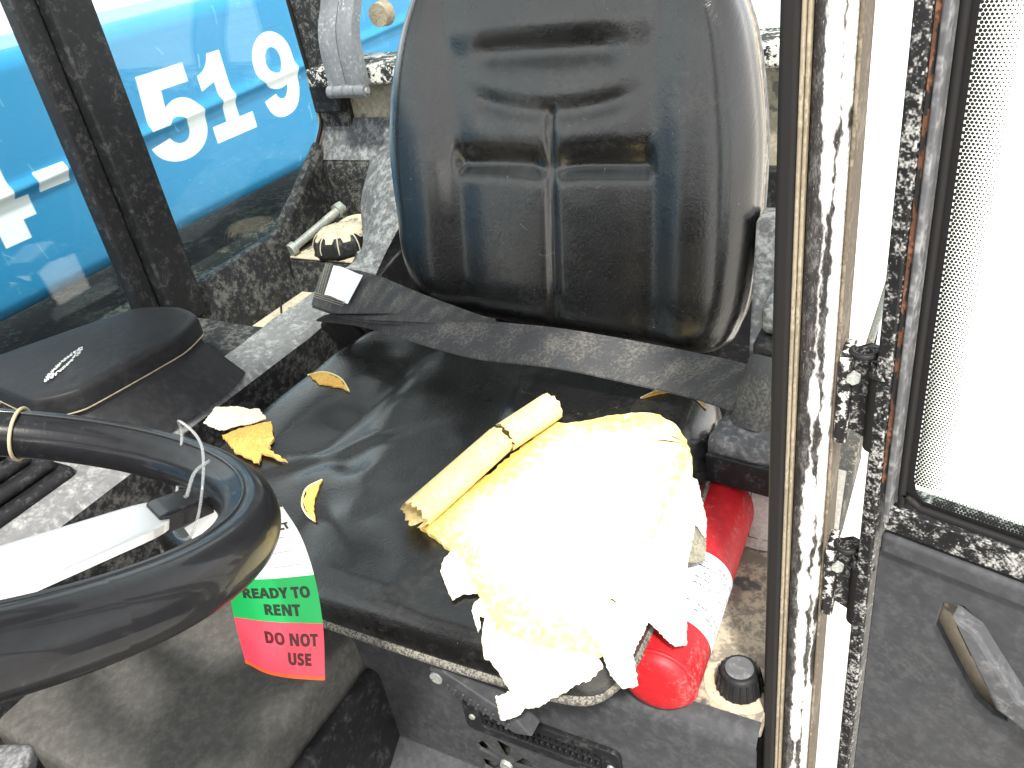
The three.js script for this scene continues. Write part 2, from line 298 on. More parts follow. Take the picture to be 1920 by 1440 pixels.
// pedestal under the seat: top plate, front panel with its openings
const ped = thing('seat_pedestal', 'grey metal box under the seat with vent openings in its front', 'pedestal', [0, 0.15, 0]);
{
  const P = (x, y) => [x, y - 0.15];
  const circle = (x, y, r, n = 14) => Array.from({ length: n }, (_, i) => P(x + r * Math.cos(i / n * 6.2832), y + r * Math.sin(i / n * 6.2832)));
  const holes = [circle(-0.007, 0.357, 0.0035)];
  const vc = [0.118, 0.222];
  for (let k = 0; k < 6; k++) {
    const a = k * Math.PI / 3 + 0.5, w0 = 0.14, w1 = 0.30, pt = (r, d) => P(vc[0] + r * Math.cos(a + d), vc[1] + r * Math.sin(a + d));
    holes.push([pt(0.010, -w0), pt(0.036, -w1), pt(0.038, w1 * 0.4), pt(0.033, w1), pt(0.010, w0)]);
  }
  holes.push([P(0.103, 0.283), P(0.233, 0.283), P(0.233, 0.306), P(0.103, 0.306)]);
  add('front_panel', prism([P(-0.058, 0.155), P(0.372, 0.155), P(0.372, 0.378), P(-0.045, 0.378)], 0.004, 0, holes).translate(0, 0, 0.132), panelGrey, ped);
  add('back_liner', box(-0.05, 0.365, 0.005, 0.224, 0.05, 0.07), panelGrey, ped);
  add('side_panel', box(-0.058, -0.054, 0.005, 0.228, -0.3, 0.131, 0.001), plainBlack, ped);
  // rounded top edge and the plate
  const lip = []; for (let k = 0; k <= 8; k++) { const f = k / 8 * Math.PI / 2; lip.push([0.116 + 0.02 * Math.sin(f), 0.228 + 0.016 * Math.cos(f)]); }
  add('panel_edge', grid(30, 8, (u, v) => { const q = lip[Math.round(v * 8)]; return [lerp(-0.045, 0.372, u), q[1], q[0]]; }), panelGrey, ped);
  add('top_plate', box(-0.05, 0.372, 0.225, 0.2435, -0.26, 0.118, 0.002), dirtySteel, ped);
  add('kick_strip', prism([[0.132, 0.045], [0.137, 0.045], [0.19, 0.004], [0.185, 0.002]], 0.43).rotateY(-Math.PI / 2).translate(0.37, 0, 0), panelGrey, ped);
  const hub = add('vent_hub', rod([vc[0], vc[1] - 0.15, 0.133], [vc[0], vc[1] - 0.15, 0.140], 0.008, 0.006), zinc, ped);
}
// vent grille screwed to the front panel
const grille = thing('vent_grille', 'long black plastic vent grille screwed to the grey panel below the seat', 'vent', [0.168, 0.295, 0.137]);
{
  const w = 0.083, h = 0.021, sw = 0.066, sh = 0.0125;
  const fr = (a, b, r) => { const o = []; for (const [sx, sy, s] of [[1, 1, 0], [-1, 1, 1], [-1, -1, 2], [1, -1, 3]]) for (let k = 0; k < 4; k++) { const f = (s + k / 3) * Math.PI / 2; o.push([sx * (a - r) + r * Math.cos(f), sy * (b - r) + r * Math.sin(f)]); } return o; };
  add('frame', prism(fr(w, h, 0.006), 0.003, 0.0015, [fr(sw, sh, 0.005)]), plainBlack, grille);
  for (let k = 0; k < 20; k++) add('slat', box(-sw + 0.0066 * (k + 0.5) - 0.0009, -sw + 0.0066 * (k + 0.5) + 0.0009, -sh, sh, -0.004, 0.003, 0.0005), plainBlack, grille);
  add('cross_bar', box(-sw, sw, -0.0011, 0.0011, -0.003, 0.0022, 0.0005), plainBlack, grille);
  for (const s of [-1, 1]) add('screw', rod([s * 0.0745, 0, 0.003], [s * 0.0745, 0, 0.0062], 0.004, 0.003, 14), zinc, grille);
}

// tunnel cover in front of the seat
{
  const t = thing('tunnel_cover', 'dusty grey plastic cover on the cab floor under the steering wheel', 'cover', [-0.21, 0.15, 0.24]);
  add('cover_body', box(-0.165, 0.165, -0.02, 0.2, -0.125, 0.125, 0.013), humpGrey, t);
  add('side_rail', box(0.1655, 0.185, -0.02, 0.155, -0.125, 0.125, 0.01), plainBlack, t);
  add('front_foot', box(-0.15, 0.15, 0.0, 0.08, 0.126, 0.18, 0.01), plainBlack, t);
}
{ // pedal
  const t = thing('foot_pedal', 'grey rubber foot pedal on a black arm beside the tunnel cover', 'pedal', [-0.31, 0.30, 0.40]);
  add('pad', box(-0.05, 0.05, 0.02, 0.045, -0.035, 0.06, 0.01).rotateX(0.25).rotateY(0.4), dustGrey, t);
  add('arm', rod([0, 0.03, 0.02], [-0.05, -0.14, 0.2], 0.011), plainBlack, t);
}

// ------------------------------------------------------------------ left side console
const con = thing('side_console', 'long dusty black plastic console with an open tray beside the seat', 'console', [-0.47, 0.15, 0]);
{
  const o = [-0.47, 0.15];
  const st = [ // z, then outer sill y, [wall foot], [floor inner], [rail outer], [rail inner]
    [0.42, 0.525, [-0.575, 0.498], [-0.45, 0.497], [-0.40, 0.499], [-0.345, 0.494]],
    [-0.15, 0.527, [-0.575, 0.498], [-0.45, 0.497], [-0.41, 0.500], [-0.345, 0.496]],
    [-0.205, 0.527, [-0.572, 0.496], [-0.455, 0.494], [-0.415, 0.500], [-0.345, 0.496]],
    [-0.235, 0.528, [-0.565, 0.425], [-0.43, 0.425], [-0.415, 0.500], [-0.345, 0.498]],
    [-0.33, 0.531, [-0.57, 0.425], [-0.43, 0.425], [-0.412, 0.502], [-0.345, 0.500]],
    [-0.435, 0.534, [-0.575, 0.427], [-0.44, 0.427], [-0.412, 0.505], [-0.345, 0.503]],
    [-0.448, 0.540, [-0.588, 0.482], [-0.45, 0.482], [-0.43, 0.507], [-0.345, 0.505]],
    [-0.52, 0.585, [-0.590, 0.484], [-0.44, 0.484], [-0.425, 0.509], [-0.345, 0.507]],
    [-0.605, 0.645, [-0.592, 0.486], [-0.44, 0.486], [-0.425, 0.509], [-0.345, 0.507]],
  ];
  const prof = s => [[-0.615, 0.16], [-0.612, s[1] - 0.006], [-0.604, s[1]], [-0.594, s[1] - 0.002], [-0.588, s[1] - 0.012], s[2], s[3], [s[4][0] - 0.006, s[4][1] - 0.008], s[4], [(s[4][0] + s[5][0]) / 2, s[4][1] + 0.002], s[5], [s[5][0] + 0.008, s[5][1] - 0.008], [-0.335, 0.16]];
  const rows = st.map(prof), n = 12, nz = (st.length - 1) * 6;
  let g = grid(n, nz, (u, v) => {
    const f = v * (st.length - 1), k = Math.min(st.length - 2, Math.floor(f)), t = f - k, c = Math.round(u * n), A = rows[k][c], B = rows[k + 1][c];
    return [lerp(A[0], B[0], t) - o[0], lerp(A[1], B[1], t) - o[1], lerp(st[k][0], st[k + 1][0], t)];
  });
  add('moulding', toCreasedNormals(g.toNonIndexed(), 0.6), dustBlack, con);
  // dusty floor of the tray and of the shelf
  add('tray_floor', box(-0.567 - o[0], -0.432 - o[0], 0.275, 0.2785, -0.436, -0.238, 0.001), beigeDust, con);
  add('shelf_dust', box(-0.589 - o[0], -0.448 - o[0], 0.334, 0.3375, -0.60, -0.452, 0.001), beigeDust, con);
  add('rail_top', grid(3, nz, (u, v) => {
    const f = v * (st.length - 1), k = Math.min(st.length - 2, Math.floor(f)), t = f - k, c = 8 + Math.round(u * 3), A = rows[k][c], B = rows[k + 1][c], z = lerp(st[k][0], st[k + 1][0], t);
    return [lerp(A[0], B[0], t) - o[0] + (c === 8 ? 0.0015 * Math.sin(z * 90) + 0.002 * Math.sin(z * 37) : 0), lerp(A[1], B[1], t) - o[1] + (c === 11 ? 0.0006 : 0.0012), z];
  }), railDust, con);
  add('deck_dust', box(-0.572 - o[0], -0.407 - o[0], 0.3485, 0.3515, 0.125, 0.40, 0.0015), railDust, con);
  // raised block at the back
  const prf = [[-0.66, 0.36], [-0.606, 0.36], [-0.600, 0.44], [-0.606, 0.462], [-0.625, 0.49], [-0.643, 0.522], [-0.66, 0.522]].map(([z, y]) => [z, y]);
  const blk = prism(prf, 0.27, 0.004).rotateY(-Math.PI / 2).scale(1, 1, 1);
  blk.translate(0.14, 0, 0);
  const rb = add('rear_block', blk, streakBlack, con);
  add('dusty_top', grid(12, 2, (u, v) => [lerp(-0.128, 0.138, u), [0.464, 0.494, 0.528][Math.round(v * 2)], [-0.600, -0.620, -0.641][Math.round(v * 2)]]), dustGrey, rb);
  // sloping fairing between the shelf and the seat
  const fr = grid(10, 16, (u, v) => {
    const top = [[-0.50, 0.62, -0.63], [-0.36, 0.62, -0.62]], bot = [[-0.415, 0.512, -0.43], [-0.325, 0.508, -0.34]];
    const a = [0, 1, 2].map(i => lerp(top[0][i], top[1][i], u)), b = [0, 1, 2].map(i => lerp(bot[0][i], bot[1][i], u));
    const w = v * v * (3 - 2 * v); return [lerp(a[0], b[0], v) - o[0] + 0.006 * Math.sin(9 * v + 4 * u), lerp(a[1], b[1], w) - o[1] + 0.02 * Math.sin(Math.PI * u) * (1 - 0.5 * v), lerp(a[2], b[2], v)];
  });
  add('fairing', fr, dustGrey, con);
  add('fairing_side', prism([[-0.62, 0.45], [-0.62, 0.2], [-0.33, 0.2], [-0.33, 0.352], [-0.43, 0.372]], 0.004).rotateY(-Math.PI / 2).translate(0.148, 0, 0), plainBlack, con);
}
{ // fuel cap on the shelf
  const t = thing('filler_cap', 'round black ribbed filler cap thick with pale dust on the console shelf', 'cap', [-0.500, 0.4875, -0.500]); t.scale.setScalar(1.12);
  const prof = [[0, 0.034], [0.022, 0.034], [0.034, 0.032], [0.043, 0.026], [0.047, 0.016], [0.047, 0.006], [0.049, 0.0], [0, 0.0]].map(p => new THREE.Vector2(...p));
  const g = new THREE.LatheGeometry(prof, 96), p = g.attributes.position;
  for (let i = 0; i < p.count; i++) { const x = p.getX(i), z = p.getZ(i), r = Math.hypot(x, z); if (r > 0.02) { const k = 1 - 0.05 * (0.5 + 0.5 * Math.tanh(6 * Math.cos(9 * Math.atan2(z, x)))); p.setX(i, x * k); p.setZ(i, z * k); } }
  g.computeVertexNormals(); const cb = add('cap_body', g, plainBlack, t);
  const dustTop = []; for (let i = 0; i < 120; i++) { const a = i / 120 * 2 * Math.PI; const r = 0.0395 + 0.0035 * Math.tanh(5 * Math.cos(9 * a)) + R(-0.0006, 0.0006); dustTop.push([r * Math.cos(a), r * Math.sin(a)]); }
  add('dust_crust', sheet(dustTop, 0.0012, (a, b, d) => { const r = Math.hypot(a, b); return [a, 0.0345 + d - 0.002 * sm(0.022, 0.034, r) - 0.008 * sm(0.033, 0.043, r), -b]; }, 0.006), beigeDust, t);
  for (let k = 0; k < 9; k++) { const a = (k + 0.5) / 9 * 2 * Math.PI; add('rib', tube([0.024, 0.033, 0.041, 0.0465, 0.047].map((r, i) => [r * Math.cos(a), [0.0355, 0.0335, 0.028, 0.017, 0.008][i], r * Math.sin(a)]), 0.0011, 12, 6), beigeDust, cb); }
  add('emblem', box(-0.007, 0.007, 0.0352, 0.0372, -0.004, 0.004, 0.0008).rotateY(0.4), beigeDust, t);
  add('tether_disc', new THREE.CylinderGeometry(0.03, 0.03, 0.006, 30).rotateX(0.25).translate(-0.02, 0.016, -0.05), beigeDust, t);
}
{ // loose bolt
  const t = thing('loose_bolt', 'loose zinc hex bolt leaning on the filler cap', 'bolt', [-0.56, 0.4885, -0.50]);
  const A = [-0.024, 0.012, 0.036], B = [-0.006, 0.036, -0.075];
  add('shank', rod(A, B, 0.0075), zinc, t);
  const dv = V(...B).sub(V(...A)).normalize();
  add('hex_head', rod(B, V(...B).addScaledVector(dv, 0.014).toArray(), 0.0145, 0.0145, 6), zinc, t);
  add('tip', rod(V(...A).addScaledVector(dv, -0.012).toArray(), A, 0.0125, 0.0125, 8), zinc, t);
  for (let k = 0; k < 9; k++) { const q = V(...B).addScaledVector(dv, -0.004 - k * 0.0034); add('thread', new THREE.TorusGeometry(0.0076, 0.0008, 5, 18).applyQuaternion(new THREE.Quaternion().setFromUnitVectors(V(0, 0, 1), dv)).translate(q.x, q.y, q.z), zinc, t); }
}
{ // debris in the tray
  tag(add('rubber_chip', box(-0.011, 0.011, 0, 0.03, -0.002, 0.002, 0.001).rotateX(-0.3).rotateY(0.4).translate(-0.47, 0.43, -0.335), rubber, scene), 'small flat piece of black rubber standing in the dusty tray', 'rubber piece');
  tag(add('black_pin', rod([-0.512, 0.43, -0.318], [-0.526, 0.462, -0.345], 0.0018), rubber, scene), 'thin black plastic pin leaning in the dusty tray', 'pin');
  const w = thing('wire_end', 'short bit of red wire lying in the dusty tray', 'wire', [-0.475, 0.431, -0.385]);
  add('sleeve', tube([[0, 0.003, 0], [0.008, 0.005, -0.004], [0.018, 0.003, -0.006]], 0.003, 12, 8), M({ color: lin(0.5, 0.04, 0.04), roughness: 0.5 }), w);
  add('bare_wire', tube([[0, 0.003, 0], [-0.008, 0.002, 0.003], [-0.015, 0.001, 0.002]], 0.001, 12, 6), zinc, w);
}
{ // armrest storage box
  const t = thing('armrest_box', 'black plastic armrest box with a rounded scuffed lid on the console', 'armrest', [-0.47, 0.499, 0.01]);
  const L = [[-0.075, 0.105], [0.03, 0.118], [0.068, 0.085], [0.085, -0.04], [0.07, -0.09], [0.025, -0.105], [-0.04, -0.085], [-0.125, 0.075]];
  const cv = spline(L.map(p => [p[0], 0, p[1]]), true, 0.22), n = 96, ring = k => cv.getPoint((k % n) / n);
  const c = V(-0.01, 0, 0.01);
  const lay = [[1.0, 0.046], [1.035, 0.047], [1.042, 0.050], [1.042, 0.066], [1.034, 0.0715], [1.01, 0.0740], [0.93, 0.0755], [0.5, 0.0775], [0, 0.078]];
  const lid = grid(n, lay.length - 1, (u, v) => { const q = ring(Math.round(u * n)), l = lay[Math.round(v * (lay.length - 1))], s = l[0]; return [c.x + (q.x - c.x) * s, l[1] + 0.008 + 0.06 * (-(q.x - c.x) * s) * 0.25, c.z + (q.z - c.z) * s]; });
  const lidBlack = grimy({ base: [0.018, 0.018, 0.02], dust: [0.035, 0.035, 0.036], cover: 0.5, soft: 0.4, grit: 0.6, speck: 0.003, size: 0.3, rough: 0.5, s: 131, scratch: 8 });
  const lidM = add('lid', mergeVertices(lid), lidBlack, t);
  const bl = [[1.0, 0.055, 0], [1.0, 0.042, 0.002], [1.06, 0.0, 0.048]];
  add('box_body', grid(n, 2, (u, v) => { const q = ring(Math.round(u * n)), l = bl[Math.round(v * 2)]; return [c.x + (q.x - c.x) * l[0] + l[2], l[1], c.z + (q.z - c.z) * l[0]]; }), lidBlack, t);
  add('lid_trim', tube(Array.from({ length: 24 }, (_, i) => { const q = cv.getPoint(i / 24); return [c.x + (q.x - c.x) * 1.036, 0.0555 + 0.06 * (-(q.x - c.x)) * 0.25, c.z + (q.z - c.z) * 1.036]; }), 0.0011, 120, 6, true), seal, lidM);
  // paint scuff: a broken ring of tiny white flakes
  const fl = []; for (let i = 0; i < 260; i++) { const a = rnd() * 6.283, r = 0.85 + 0.25 * R(-1, 1); if (rnd() < 0.35 && Math.sin(a) > 0.2) continue; const x = 0.015 + 0.012 * r * Math.cos(a) - 0.010 * r * Math.sin(a), z = 0.055 + 0.035 * r * Math.cos(a + 1.2); const s = R(0.0006, 0.0016); fl.push(new THREE.BoxGeometry(s * 2, 0.0006, s).rotateY(rnd() * 3).translate(x - 0.01, 0.0862, z)); }
  const f = add('paint_scuff', mergeGeometries(fl), white, lidM); f.userData.kind = 'stuff';
}
{ // lever boot
  const t = thing('lever_boot', 'dusty black rubber gaiter of stepped folds at the front of the console', 'gaiter', [-0.455, 0.497, 0.225]);
  [[0.075, 0.018], [0.064, 0.016], [0.052, 0.016], [0.04, 0.018]].reduce((y, [h, d]) => { add('fold', box(-h, h, y, y + d - 0.0006, -h, h, 0.012), plainBlack, t); return y + d; }, 0.0005);
  add('lever', rod([0, 0.068, 0], [-0.03, 0.19, 0.02], 0.011, 0.008), plainBlack, t);
  add('knob', new THREE.SphereGeometry(0.024, 24, 16).translate(-0.033, 0.205, 0.022), rubber, t);
}

// ------------------------------------------------------------------ left window: post, seals, pane
{
  const t = thing('side_window_post', 'scratched black steel window post standing between the two side panes', 'post', [-0.6, 0.51, -0.2]);
  add('post_body', box(-0.028, 0.028, -0.02, 1.06, -0.037, 0.027, 0.004), plainBlack, t);
  add('glass_edge_seal', box(-0.016, 0.010, -0.01, 1.05, 0.0275, 0.062, 0.006), plainBlack, t);
}
{
  const t = thing('side_window', 'clear side window pane in front of the blue boom, edged by a tan seal', 'window', [-0.607, 0.52, -0.4]);
  add('rear_pane', prism([[-0.24, 1.04], [-0.24, 0.155], [-0.19, 0.10], [-0.06, 0.015], [0.165, 0.008], [0.165, 1.04]], 0.004).rotateY(-Math.PI / 2).translate(0.002, 0, 0), glassPane, t);
  const sl = [[0.006, 1.03, -0.235], [0.006, 0.6, -0.236], [0.006, 0.36, -0.238], [0.006, 0.19, -0.245], [0.006, 0.158, -0.243], [0.006, 0.13, -0.222], [0.006, 0.09, -0.178], [0.006, 0.06, -0.135]];
  add('tan_seal', tube(sl, 0.006, 80, 8), seal, t);
  add('inner_seal', tube(sl.map(q => [q[0] + 0.003, q[1] - 0.003, q[2] + 0.011]), 0.0035, 80, 8), rubber, t);
}
tag(add('front_side_pane', box(-0.611, -0.607, 0.53, 1.55, -0.138, 0.85, 0.0005), glassPane, scene), 'clear forward side window pane in front of the white 4 and dash', 'window');
{ // rear corner post
  const t = thing('rear_corner_post', 'dirty black corner post beside the rear window latch', 'post', [-0.575, 0.5, -0.655]);
  add('post_body', box(-0.03, 0.045, 0.0, 1.06, -0.03, 0.022, 0.006), streakBlack, t);
  add('tan_seal', rod([0.052, 0.28, 0.006], [0.052, 1.06, 0.006], 0.005), seal, t);
  add('step_block', box(-0.01, 0.05, 0.195, 0.245, 0.022, 0.05, 0.006), plainBlack, t);
}
tag(add('rear_window', box(-0.52, 0.285, 0.776, 1.55, -0.662, -0.658, 0.0005), glassPane, scene), 'dusty rear window pane above the flaking ledge', 'window');
{ // rear window latch
  const t = thing('window_latch', 'grey two leaf plastic latch handle hanging over the rear ledge', 'latch', [-0.458, 0.75, -0.575]);
  const pr = [[0.012, 0.0], [0.012, 0.06], [0.004, 0.09], [-0.02, 0.13], [-0.045, 0.2], [-0.05, 0.3]];
  const path = new THREE.CatmullRomCurve3(pr.map(q => V(0, q[1], q[0])));
  for (const [x0, x1] of [[-0.042, -0.0055], [-0.0045, 0.03]]) {
    const g = grid(10, 30, (u, v) => { const q = path.getPoint(v), cr = Math.sin(u * Math.PI); return [lerp(x0, x1, u), q.y, q.z + 0.004 * cr]; });
    const b = grid(10, 30, (u, v) => { const q = path.getPoint(v); return [lerp(x0, x1, u), q.y, q.z - 0.006]; });
    add('leaf', mergeGeometries([g, b]), latchGrey, t);
  }
  add('flange', grid(4, 30, (u, v) => { const q = path.getPoint(v); return [0.031 + 0.002 * u, q.y, q.z + lerp(0.006, -0.014, u)]; }), latchGrey, t);
  for (const [a, b] of [[-0.043, -0.030], [-0.029, -0.010], [-0.009, 0.013], [0.014, 0.034]]) add('hinge_barrel', rod([a, -0.008, 0.012], [b, -0.008, 0.012], 0.0105), latchGrey, t);
  add('hinge_pin', rod([0.034, -0.008, 0.012], [0.0375, -0.008, 0.012], 0.005), zinc, t);
  add('pivot_plug', new THREE.CylinderGeometry(0.018, 0.02, 0.02, 24).rotateX(Math.PI / 2).translate(0.045, 0.095, -0.055), seal, t);
}

// ------------------------------------------------------------------ boom with its number, and the chassis below
{
  const t = thing('blue_boom', 'long blue steel boom with a white painted number outside the side window', 'boom', [-1.1, 0.43, -0.6]);
  const z0 = -2.4, z1 = 1.2, y0 = 0.425, y1 = 0.868;
  const cv = document.createElement('canvas'); cv.width = 2048; cv.height = 512;
  const c = cv.getContext('2d'); c.fillStyle = 'rgb(38,134,184)'; c.fillRect(0, 0, 2048, 512);
  for (let i = 0; i < 500; i++) { c.fillStyle = `rgba(${rnd() < 0.5 ? '10,80,135' : '60,140,190'},0.12)`; const x = rnd() * 2048, y = rnd() * 512; c.fillRect(x, y, R(3, 60), R(1, 4)); }
  for (let i = 0; i < 160; i++) { c.fillStyle = 'rgba(170,190,200,0.5)'; c.fillRect(rnd() * 2048, rnd() * 512, R(1, 3), R(1, 3)); }
  for (let i = 0; i < 46; i++) { c.strokeStyle = `rgba(205,218,225,${R(0.15, 0.55)})`; c.lineWidth = R(1, 2.5); const x = R(700, 1700), y = rnd() * 512; c.beginPath(); c.moveTo(x, y); c.lineTo(x + R(-6, 10), y + R(4, 46)); c.stroke(); }
  for (let i = 0; i < 900; i++) { c.fillStyle = `rgba(150,185,205,${R(0.05, 0.2)})`; c.fillRect(rnd() * 2048, 512 - rnd() * rnd() * 300, R(2, 9), R(2, 7)); }
  const X = z => (z1 - z) / (z1 - z0) * 2048, Y = y => (y1 - y) / (y1 - y0) * 512, kx = 2048 / (z1 - z0), ky = 512 / (y1 - y0);
  c.fillStyle = c.strokeStyle = 'rgb(240,242,243)'; c.lineJoin = 'miter';
  const shapes = { // each digit drawn in a unit cell, x right, y down, stroke set by hand
    5: () => { c.beginPath(); c.moveTo(0.92, 0.0); c.lineTo(0.14, 0.0); c.lineTo(0.06, 0.58); c.lineTo(0.36, 0.58); c.bezierCurveTo(0.44, 0.48, 0.68, 0.50, 0.68, 0.68); c.bezierCurveTo(0.68, 0.86, 0.40, 0.86, 0.33, 0.72); c.lineTo(0.0, 0.76); c.bezierCurveTo(0.10, 1.10, 1.0, 1.12, 1.0, 0.66); c.bezierCurveTo(1.0, 0.34, 0.62, 0.28, 0.42, 0.40); c.lineTo(0.45, 0.21); c.lineTo(0.92, 0.21); c.fill(); },
    1: () => { c.beginPath(); c.moveTo(0.36, 0.0); c.lineTo(0.66, 0.0); c.lineTo(0.66, 0.80); c.lineTo(1.0, 0.80); c.lineTo(1.0, 1.0); c.lineTo(0.0, 1.0); c.lineTo(0.0, 0.80); c.lineTo(0.34, 0.80); c.lineTo(0.34, 0.32); c.lineTo(0.02, 0.38); c.lineTo(0.02, 0.20); c.bezierCurveTo(0.2, 0.18, 0.32, 0.1, 0.36, 0.0); c.fill(); },
    9: () => { c.beginPath(); c.ellipse(0.5, 0.34, 0.5, 0.34, 0, 0, 7); c.fill(); c.beginPath(); c.moveTo(1.0, 0.34); c.bezierCurveTo(1.04, 0.9, 0.8, 1.02, 0.44, 1.02); c.bezierCurveTo(0.2, 1.02, 0.06, 0.92, 0.03, 0.76); c.lineTo(0.34, 0.72); c.bezierCurveTo(0.42, 0.86, 0.68, 0.84, 0.70, 0.55); c.lineTo(0.8, 0.34); c.fill(); const f = c.fillStyle; c.fillStyle = 'rgb(38,134,184)'; c.beginPath(); c.ellipse(0.5, 0.335, 0.19, 0.155, 0, 0, 7); c.fill(); c.fillStyle = f; },
    4: () => { c.beginPath(); c.moveTo(0.52, 0); c.lineTo(0.84, 0); c.lineTo(0.84, 0.62); c.lineTo(1.0, 0.62); c.lineTo(1.0, 0.82); c.lineTo(0.84, 0.82); c.lineTo(0.84, 1.0); c.lineTo(0.53, 1.0); c.lineTo(0.53, 0.82); c.lineTo(0, 0.82); c.lineTo(0, 0.62); c.fill(); const f = c.fillStyle; c.fillStyle = 'rgb(38,134,184)'; c.beginPath(); c.moveTo(0.53, 0.28); c.lineTo(0.53, 0.62); c.lineTo(0.26, 0.62); c.fill(); c.fillStyle = f; },
  };
  const put = (ch, zl, w, yt = 0.762, h = 0.19) => { c.save(); c.translate(X(zl), Y(yt)); c.scale(w * kx, h * ky); shapes[ch](); c.restore(); };
  put(4, -0.168, 0.178, 0.752, 0.2); c.fillRect(X(-0.370), Y(0.660), 0.068 * kx, 0.038 * ky); put(5, -0.468, 0.155); put(5, -0.645, 0.168); put(1, -0.825, 0.135, 0.764); put(9, -1.005, 0.142, 0.770, 0.196);
  const map = new THREE.CanvasTexture(cv); map.colorSpace = THREE.SRGBColorSpace;
  const paint = M({ map, roughness: 0.5 }, true), plain = M({ color: lin(0.019, 0.24, 0.48), roughness: 0.35 }, true);
  const r = 0.035;
  add('side_plate', grid(160, 110, (u, v) => {
    const z = lerp(z1, z0, u), y = lerp(y0, y1, v); let x = 0.011 * gauss(y - (0.642 + (-0.345 - z) * 0.034), 0.008);
    if (y > y1 - r) { const s = (y - y1 + r) / r; x -= r * (1 - Math.sqrt(Math.max(0, 1 - s * s))); } if (y < y0 + r) { const s = (y0 + r - y) / r; x -= r * (1 - Math.sqrt(Math.max(0, 1 - s * s))); }
    return [x, y - 0.43, z + 0.6, u, v];
  }), paint, t, true);
  add('top_plate', box(-0.36, -r, 0.430, 0.4378, z0 + 0.6, z1 + 0.6), plain, t);
  add('bottom_plate', box(-0.36, -r + 0.002, -0.008, 0.0, z0 + 0.6, z1 + 0.6), plain, t);
  add('far_plate', box(-0.368, -0.36, 0.0, 0.4378, z0 + 0.6, z1 + 0.6), plain, t);
}
{
  const t = thing('chassis_frame', 'dark greasy chassis with hoses below the blue boom', 'chassis', [-1.1, -0.6, -0.6]);
  const grease = grimy({ base: [0.02, 0.026, 0.026], dust: [0.12, 0.13, 0.11], cover: 0.5, soft: 0.2, size: 0.5, rough: 0.8, s: 95, speck: 0.01 });
  add('main_rail', box(-0.3, 0.12, -0.3, 0.93, -1.8, 1.8, 0.01), grease, t);
  add('deck', box(0.121, 0.44, 0.45, 0.80, -1.8, 1.8, 0.02), grease, t);
  for (const [y, z, w] of [[0.86, -0.9, 0.12], [0.88, -0.35, 0.18], [0.85, 0.2, 0.14], [0.86, 0.7, 0.2]]) add('bracket', box(0.121, 0.2, y - 0.05, y + 0.035, z, z + w, 0.008), grease, t);
  for (let k = 0; k < 3; k++) add('hose', tube([[0.2 + 0.05 * k, 0.815, -1.7], [0.23 + 0.05 * k, 0.83, -0.6], [0.21 + 0.05 * k, 0.82, 0.3], [0.24 + 0.05 * k, 0.825, 1.7]], 0.014, 60, 10), rubber, t);
}

// ------------------------------------------------------------------ seat
const seat = thing('operator_seat', 'torn black vinyl operator seat with a tall ribbed back and yellow foam showing', 'seat', [0, 0.395, 0]);
const SY = 0.395;
const cushOutline = [[-0.262, 0.0], [-0.260, 0.10], [-0.252, 0.20], [-0.225, 0.245], [-0.15, 0.258], [0.0, 0.26], [0.15, 0.258], [0.22, 0.245], [0.25, 0.20], [0.268, 0.10], [0.276, 0.0], [0.279, -0.10], [0.274, -0.165], [0.252, -0.192], [0.18, -0.199], [0.05, -0.201], [-0.12, -0.2], [-0.21, -0.19], [-0.248, -0.16], [-0.26, -0.10]];
const cushFront = (x, b) => {
  const z = -b; let h = 0.5;
  h += 0.010 * sm(-0.13, -0.21, x) + 0.006 * sm(0.16, 0.23, x) - 0.014 * gauss(x - 0.0, 0.09) * gauss(z + 0.08, 0.12);
  h -= 0.004 * gauss(x + 0.125, 0.012) * sm(0.12, 0.0, z) + 0.004 * gauss(x - 0.135, 0.012) * sm(-0.05, -0.12, z);
  const ridge = x - (0.047 + 0.02 * Math.sin((z + 0.1) * 14)); h += 0.006 * gauss(ridge, 0.010) * sm(-0.06, -0.12, z);
  h -= 0.007 * gauss(x + 0.145, 0.022) * gauss(z + 0.015, 0.03) + 0.006 * gauss(x + 0.085, 0.016) * gauss(z - 0.03, 0.016);
  h += 0.006 * gauss(x + 0.06, 0.028) * gauss(z - 0.055, 0.03) + 0.005 * gauss(x - 0.01, 0.025) * gauss(z - 0.115, 0.03) + 0.004 * gauss(x + 0.035, 0.018) * gauss(z - 0.125, 0.02);
  h += 0.0085 * (fbm(x + 0.5, z + 0.5, 9, 9, 3, 5) - 0.5) - 0.006 * sm(0.1, 0.19, z);
  const dg = (x + 0.12) * 0.8 + (z - 0.02) * 0.6; h += 0.0022 * gauss(dg, 0.007) * gauss((x + 0.12) * 0.6 - (z - 0.02) * 0.8, 0.06) - 0.002 * gauss(dg - 0.018, 0.008) * gauss((x + 0.1) * 0.6 - z * 0.8, 0.05);
  h += 0.0016 * Math.sin(75 * (x + 0.25 * z) + 3 * Math.sin(21 * z)) * gauss(x + 0.03, 0.09) * gauss(z - 0.12, 0.05);
  return h;
};
const cushR = outlinePolar(cushOutline, [0.005, 0.02]);
const cush = cushionShape(cushR, [0.005, 0.02], cushFront, 0.032, 0.006, 0.001, 0.006);
const topY = (x, z) => cush.surf(x, -z) - SY;
const cushion = add('cushion', cushionGeo(cush, (a, b, d) => [a, Math.max(d, 0.458) - SY, -b]), leather, seat, true);
